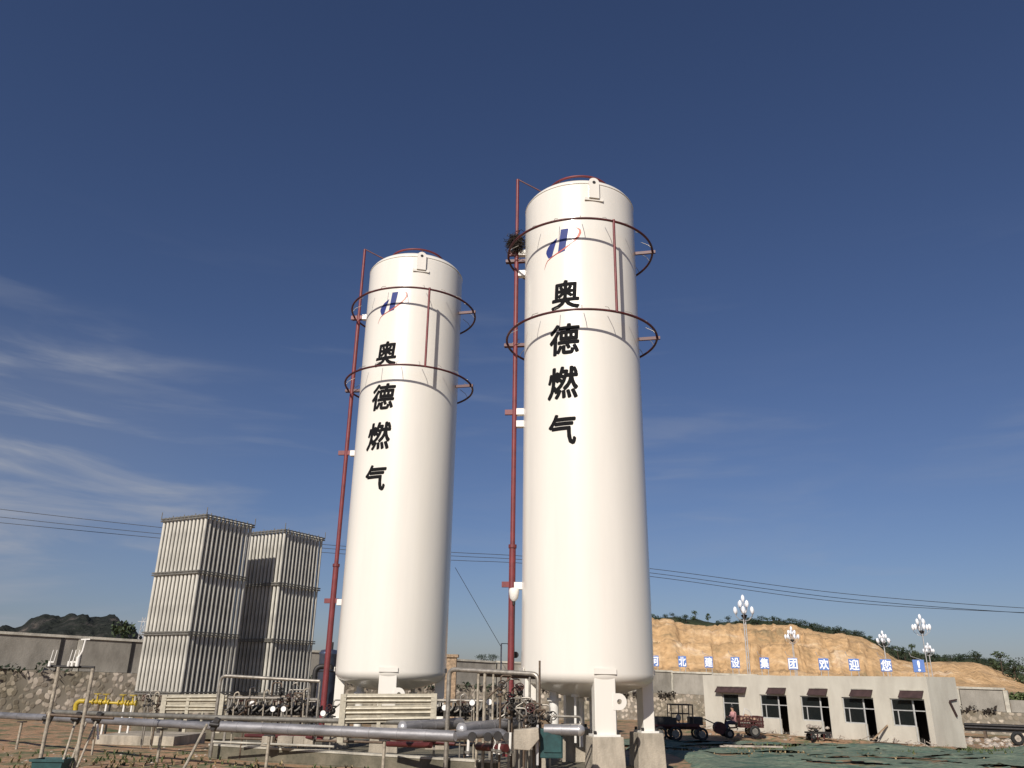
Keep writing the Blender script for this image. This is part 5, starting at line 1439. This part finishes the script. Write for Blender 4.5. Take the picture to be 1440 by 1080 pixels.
def wheel(mb_t, mb_r, c, ax, r, w=.12):
    c = Vector(c); ax = Vector(ax).normalized(); mb_t.torus(c, r-.06, .065, ax, 20, 8); mb_r.cyl(c-ax*.03, c+ax*.03, r*.55, 12)
def add_wheel(parent, c, ax, r):
    a, b2 = MB(), MB(); wheel(a, b2, c, ax, r); w = a.build('wheel', M['tyre'], parent); b2.build('rim', M['band'], w); return w
# red cargo tricycle with its driver
tp = P(1046, 1030, 49); tx, ty = tp.x, 49; tz = gh(tx, ty)+.12
t = thing('cargo_tricycle', 'dark red slatted cargo tricycle parked before the first bay', 'tricycle', (tx, ty, tz))
bed = MB(); bed.box((tx+.35, ty, tz+.50), (1.35, 1.0, .06))
bed.build('bed', M['truckred'], t)
for sy in (-.5, .5):
    s_ = MB()
    for k in range(8): s_.box((tx-.3+k*.185, ty+sy, tz+.78), (.06, .03, .55))
    for z in (.62, .80, 1.04): s_.box((tx+.35, ty+sy*1.04, tz+z), (1.38, .03, .07))
    s_.build('side_rack', M['truckred'], t)
for sx in (-.32, 1.02):
    s_ = MB()
    for k in range(6): s_.box((tx+sx, ty-.45+k*.18, tz+.78), (.03, .05, .55))
    s_.box((tx+sx, ty, tz+1.04), (.03, 1.0, .06)); s_.build('end_rack', M['truckred'], t)
add_wheel(t, (tx+.5, ty-.52, tz+.28), (0, 1, 0), .30); add_wheel(t, (tx+.5, ty+.52, tz+.28), (0, 1, 0), .30); add_wheel(t, (tx-1.15, ty, tz+.28), (.2, 1, 0), .30)
f_ = MB(); f_.tube(bend([(tx-.35, ty, tz+.45), (tx-.8, ty, tz+.42), (tx-1.0, ty, tz+.85)], .1), .04, 8); f_.tube([(tx-1.15, ty, tz+.28), (tx-1.0, ty, tz+.85), (tx-.93, ty, tz+1.05)], .03, 8); f_.build('frame', M['truckred'], t)
h_ = MB(); h_.tube([(tx-.8, ty-.35, tz+1.05), (tx-.93, ty-.1, tz+1.05), (tx-.93, ty+.1, tz+1.05), (tx-.8, ty+.35, tz+1.05)], .02, 6); h_.build('handlebar', M['dark'], t)
MB().box((tx-.52, ty, tz+.66), (.38, .32, .12)).build('seat', M['dark'], t, .03)
MB().tube([(tx-.1, ty-.4, tz+1.0), (tx+.05, ty-.4, tz+1.5), (tx+.3, ty-.4, tz+1.35), (tx+.45, ty-.4, tz+1.0)], .02, 6).build('hoop', M['galv'], t)
q = MB(); rnd = random.Random(4); rock(q, (tx+.15, ty-.1, tz+.95), .32); rock(q, (tx+.6, ty, tz+.85), .28)
tag(q.build('sack', M['orangebag']), 'pale lumpy sacks heaped in the cargo tricycle bed', 'sack')
# driver: one skinned body sitting on the saddle
def person(loc, label):
    t = thing('person', label, 'person', loc)
    V = [(0, 0, .80), (0, 0, 1.0), (.0, 0, 1.18), (-.02, 0, 1.34), (-.03, 0, 1.42), (-.05, 0, 1.50), (-.05, 0, 1.60), (-.05, 0, 1.67),
         (-.02, -.19, 1.30), (-.14, -.25, 1.08), (-.34, -.24, 1.08), (-.42, -.24, 1.10),
         (-.02, .19, 1.30), (-.14, .25, 1.08), (-.34, .24, 1.08), (-.42, .24, 1.10),
         (-.05, -.10, .78), (-.42, -.13, .76), (-.46, -.13, .34), (-.56, -.13, .30),
         (-.05, .10, .78), (-.42, .13, .76), (-.46, .13, .34), (-.56, .13, .30)]
    E = [(0, 1), (1, 2), (2, 3), (3, 4), (4, 5), (5, 6), (6, 7), (3, 8), (8, 9), (9, 10), (10, 11), (3, 12), (12, 13), (13, 14), (14, 15), (0, 16), (16, 17), (17, 18), (18, 19), (0, 20), (20, 21), (21, 22), (22, 23)]
    Rr = [.15, .13, .15, .14, .055, .085, .10, .06, .065, .045, .035, .03, .065, .045, .035, .03, .10, .075, .05, .04, .10, .075, .05, .04]
    me = bpy.data.meshes.new('body'); me.from_pydata(V, E, []); o = bpy.data.objects.new('body', me); COL.objects.link(o); o.parent = t
    o.modifiers.new('skin', 'SKIN'); 
    if not me.skin_vertices: 
        bm = bmesh.new(); bm.from_mesh(me); bm.verts.layers.skin.verify(); bm.to_mesh(me); bm.free()
    for i, sv in enumerate(me.skin_vertices[0].data): sv.radius = (Rr[i], Rr[i])
    me.skin_vertices[0].data[0].use_root = True
    ss = o.modifiers.new('sub', 'SUBSURF'); ss.levels = 1; ss.render_levels = 1
    me.materials.append(M['skin'])
    sh = MB(); sh.lathe([(.17, .82), (.16, 1.0), (.19, 1.18), (.17, 1.33), (.07, 1.40)], (-.01, 0, 0), 16); 
    for s_ in (-1, 1): sh.tube([(-.02, .16*s_, 1.32), (-.08, .23*s_, 1.18), (-.15, .255*s_, 1.07)], .075, 8)
    sh.v = [(x, y, z) for x, y, z in sh.v]
    ORG_t = ORG[t.name]; sh.v = [Vector(v_)+ORG_t for v_ in sh.v]; sh.build('shirt', M['shirt'], t)
    tr_ = MB()
    for s_ in (-1, 1): tr_.tube(bend([(.02, .10*s_, .80), (-.43, .13*s_, .77), (-.47, .13*s_, .36)], .12), .095, 8)
    tr_.v = [Vector(v_)+ORG_t for v_ in tr_.v]; tr_.build('trousers', M['trousers'], t)
    hr = MB(); hr.ball((-.03, 0, 1.63), .115, 10); hr.v = [Vector(v_)+ORG_t for v_ in hr.v]; hr.build('hair', M['hair'], t)
    return t
person((tx-.52, ty, tz-.08), 'person in a pink shirt with black hair sitting on the tricycle')
# dark farm truck left of the building
fx, fy = P(952, 1030, 46).x, 46; fz = gh(fx, fy)+.1
t = thing('farm_truck', 'dark rusty farm truck with open cab frame before the stone wall', 'truck', (fx, fy, fz))
c = MB(); c.box((fx-.2, fy, fz+.75), (2.6, 1.2, .14)); c.box((fx-.2, fy, fz+.6), (2.9, .5, .14)); c.build('chassis', M['truckred'], t)
c = MB()
for sy in (-.6, .6): c.box((fx-.75, fy+sy, fz+.95), (1.3, .04, .34))
c.box((fx-1.4, fy, fz+.95), (.04, 1.2, .34)); c.build('cargo_box', M['dark'], t)
c = MB()
for sx in (-.35, .25, .80):
    for sy in (-.5, .5): c.bar((fx+sx, fy+sy, fz+.8), (fx+sx, fy+sy, fz+1.75), .05)
for sy in (-.5, .5):
    c.bar((fx-.38, fy+sy, fz+1.75), (fx+.83, fy+sy, fz+1.75), .06); c.bar((fx-.35, fy+sy, fz+1.3), (fx+.8, fy+sy, fz+1.3), .04)
for sx in (-.35, .8): c.bar((fx+sx, fy-.5, fz+1.75), (fx+sx, fy+.5, fz+1.75), .05)
c.build('cab_frame', M['brown'], t)
c = MB(); c.box((fx+1.0, fy, fz+.95), (.7, .7, .4)); c.cyl((fx+.9, fy, fz+1.1), (fx+.9, fy, fz+1.6), .035, 8); c.build('engine', M['dark'], t, .03)
for sx, r in ((-1.0, .36), (-.2, .36), (1.2, .32)):
    for sy in (-.65, .65): add_wheel(t, (fx+sx, fy+sy, fz+.33), (0, 1, 0), r)
MB().ball((fx+.05, fy-.35, fz+1.1), .14, 8, 1.3).build('load_sack', M['plaster'], t)
# handcart / junk between the truck and the tricycle
fx, fy = P(1014, 1024, 48).x, 48; fz = gh(fx, fy)+.1
t = thing('rotary_tiller', 'dark walking tiller with round drum between truck and tricycle', 'tiller', (fx, fy, fz))
MB().cyl((fx-.1, fy-.25, fz+.5), (fx-.1, fy+.25, fz+.5), .32, 18).build('drum', M['truckred'], t)
MB().tube([(fx-.1, fy, fz+.6), (fx-.9, fy, fz+.95), (fx-1.3, fy, fz+.95)], .03, 8).build('handle', M['dark'], t); MB().bar((fx-.1, fy, fz+.5), (fx+.5, fy, fz+.45), .08).build('frame', M['dark'], t)
add_wheel(t, (fx+.4, fy-.3, fz+.22), (0, 1, 0), .24); add_wheel(t, (fx+.4, fy+.3, fz+.22), (0, 1, 0), .24)
# wheelbarrow-like pile before the third bay door
p = fp(s_of(1178), 0, 2.0); bx_, by_ = p.x, p.y; bz = gh(bx_, by_)+.15
t = thing('brick_trolley', 'low dark trolley heaped with pale rubble before the third bay', 'trolley', (bx_, by_, bz))
MB().box((bx_, by_, bz+.33), (1.2, .8, .08)).build('deck', M['dark'], t)
c = MB()
for sx in (-.5, -.17, .17, .5): c.box((bx_+sx, by_-.36, bz+.15), (.06, .06, .34))
c.build('side_bars', M['truckred'], t)
for sx in (-.4, .4):
    for sy in (-.35, .35): add_wheel(t, (bx_+sx, by_+sy, bz+.14), (0, 1, 0), .15)
rnd = random.Random(8); c = MB()
for _ in range(14): rock(c, (bx_+rnd.gauss(0, .28), by_+rnd.gauss(0, .2), bz+.45+rnd.uniform(0, .22)), rnd.uniform(.1, .2))
tag(c.build('rubble_heap', M['plaster']), 'pale broken rubble heaped on the low dark trolley', 'rubble')
# long dark rack along the right wall, with a tyre
a = Vector((28.6, 53.5)); b2_ = Vector((37.5, 47.5)); d = (b2_-a).normalized(); ang = math.atan2(d.y, d.x)
t = thing('pipe_rack', 'long low dark rack of stored pipes before the sunlit stone wall', 'rack', (a.x, a.y, -.7))
for k in range(4):
    c = (a+b2_)/2+Vector((-d.y, d.x))*(k*.16-.3); L = (b2_-a).length
    z = -.1+.16*(k % 2)
    MB().cyl((c.x-d.x*L/2, c.y-d.y*L/2, z), (c.x+d.x*L/2, c.y+d.y*L/2, z), .08, 10).build('stored_pipe', M['dark'], t)
MB().rbox(((a.x+b2_.x)/2, (a.y+b2_.y)/2, -.25), ((b2_-a).length, .5, .12), ang).build('shelf', M['dark'], t)
for k in range(5):
    c = a.lerp(b2_, (k+.5)/5); MB().rbox((c.x, c.y, -.5), (.15, .6, .45), ang).build('foot', M['brown'], t)
c = P(1427, 1033, 47); tq = thing('old_tyre', 'old tyre standing against the dark pipe rack', 'tyre', (c.x, 46.8, -.7))
MB().torus((c.x, 46.8, -.34), .27, .09, (.1, 1, .1), 24, 8).build('tread', M['tyre'], tq); MB().cyl((c.x, 46.75, -.34), (c.x, 46.9, -.34), .17, 14).build('rim', M['plaster'], tq)
# small post with meter beside the building corner
q = P(1347, 1020, 45); t = thing('marker_post', 'thin dark rusty post at the corner of the beige building', 'post', (q.x, 45, -.7))
MB().cyl((q.x, 45, -.75), (q.x-.1, 45, .75), .035, 8).build('pole', M['brown'], t); MB().box((q.x-.1, 45, .72), (.14, .1, .16)).build('head', M['brown'], t)
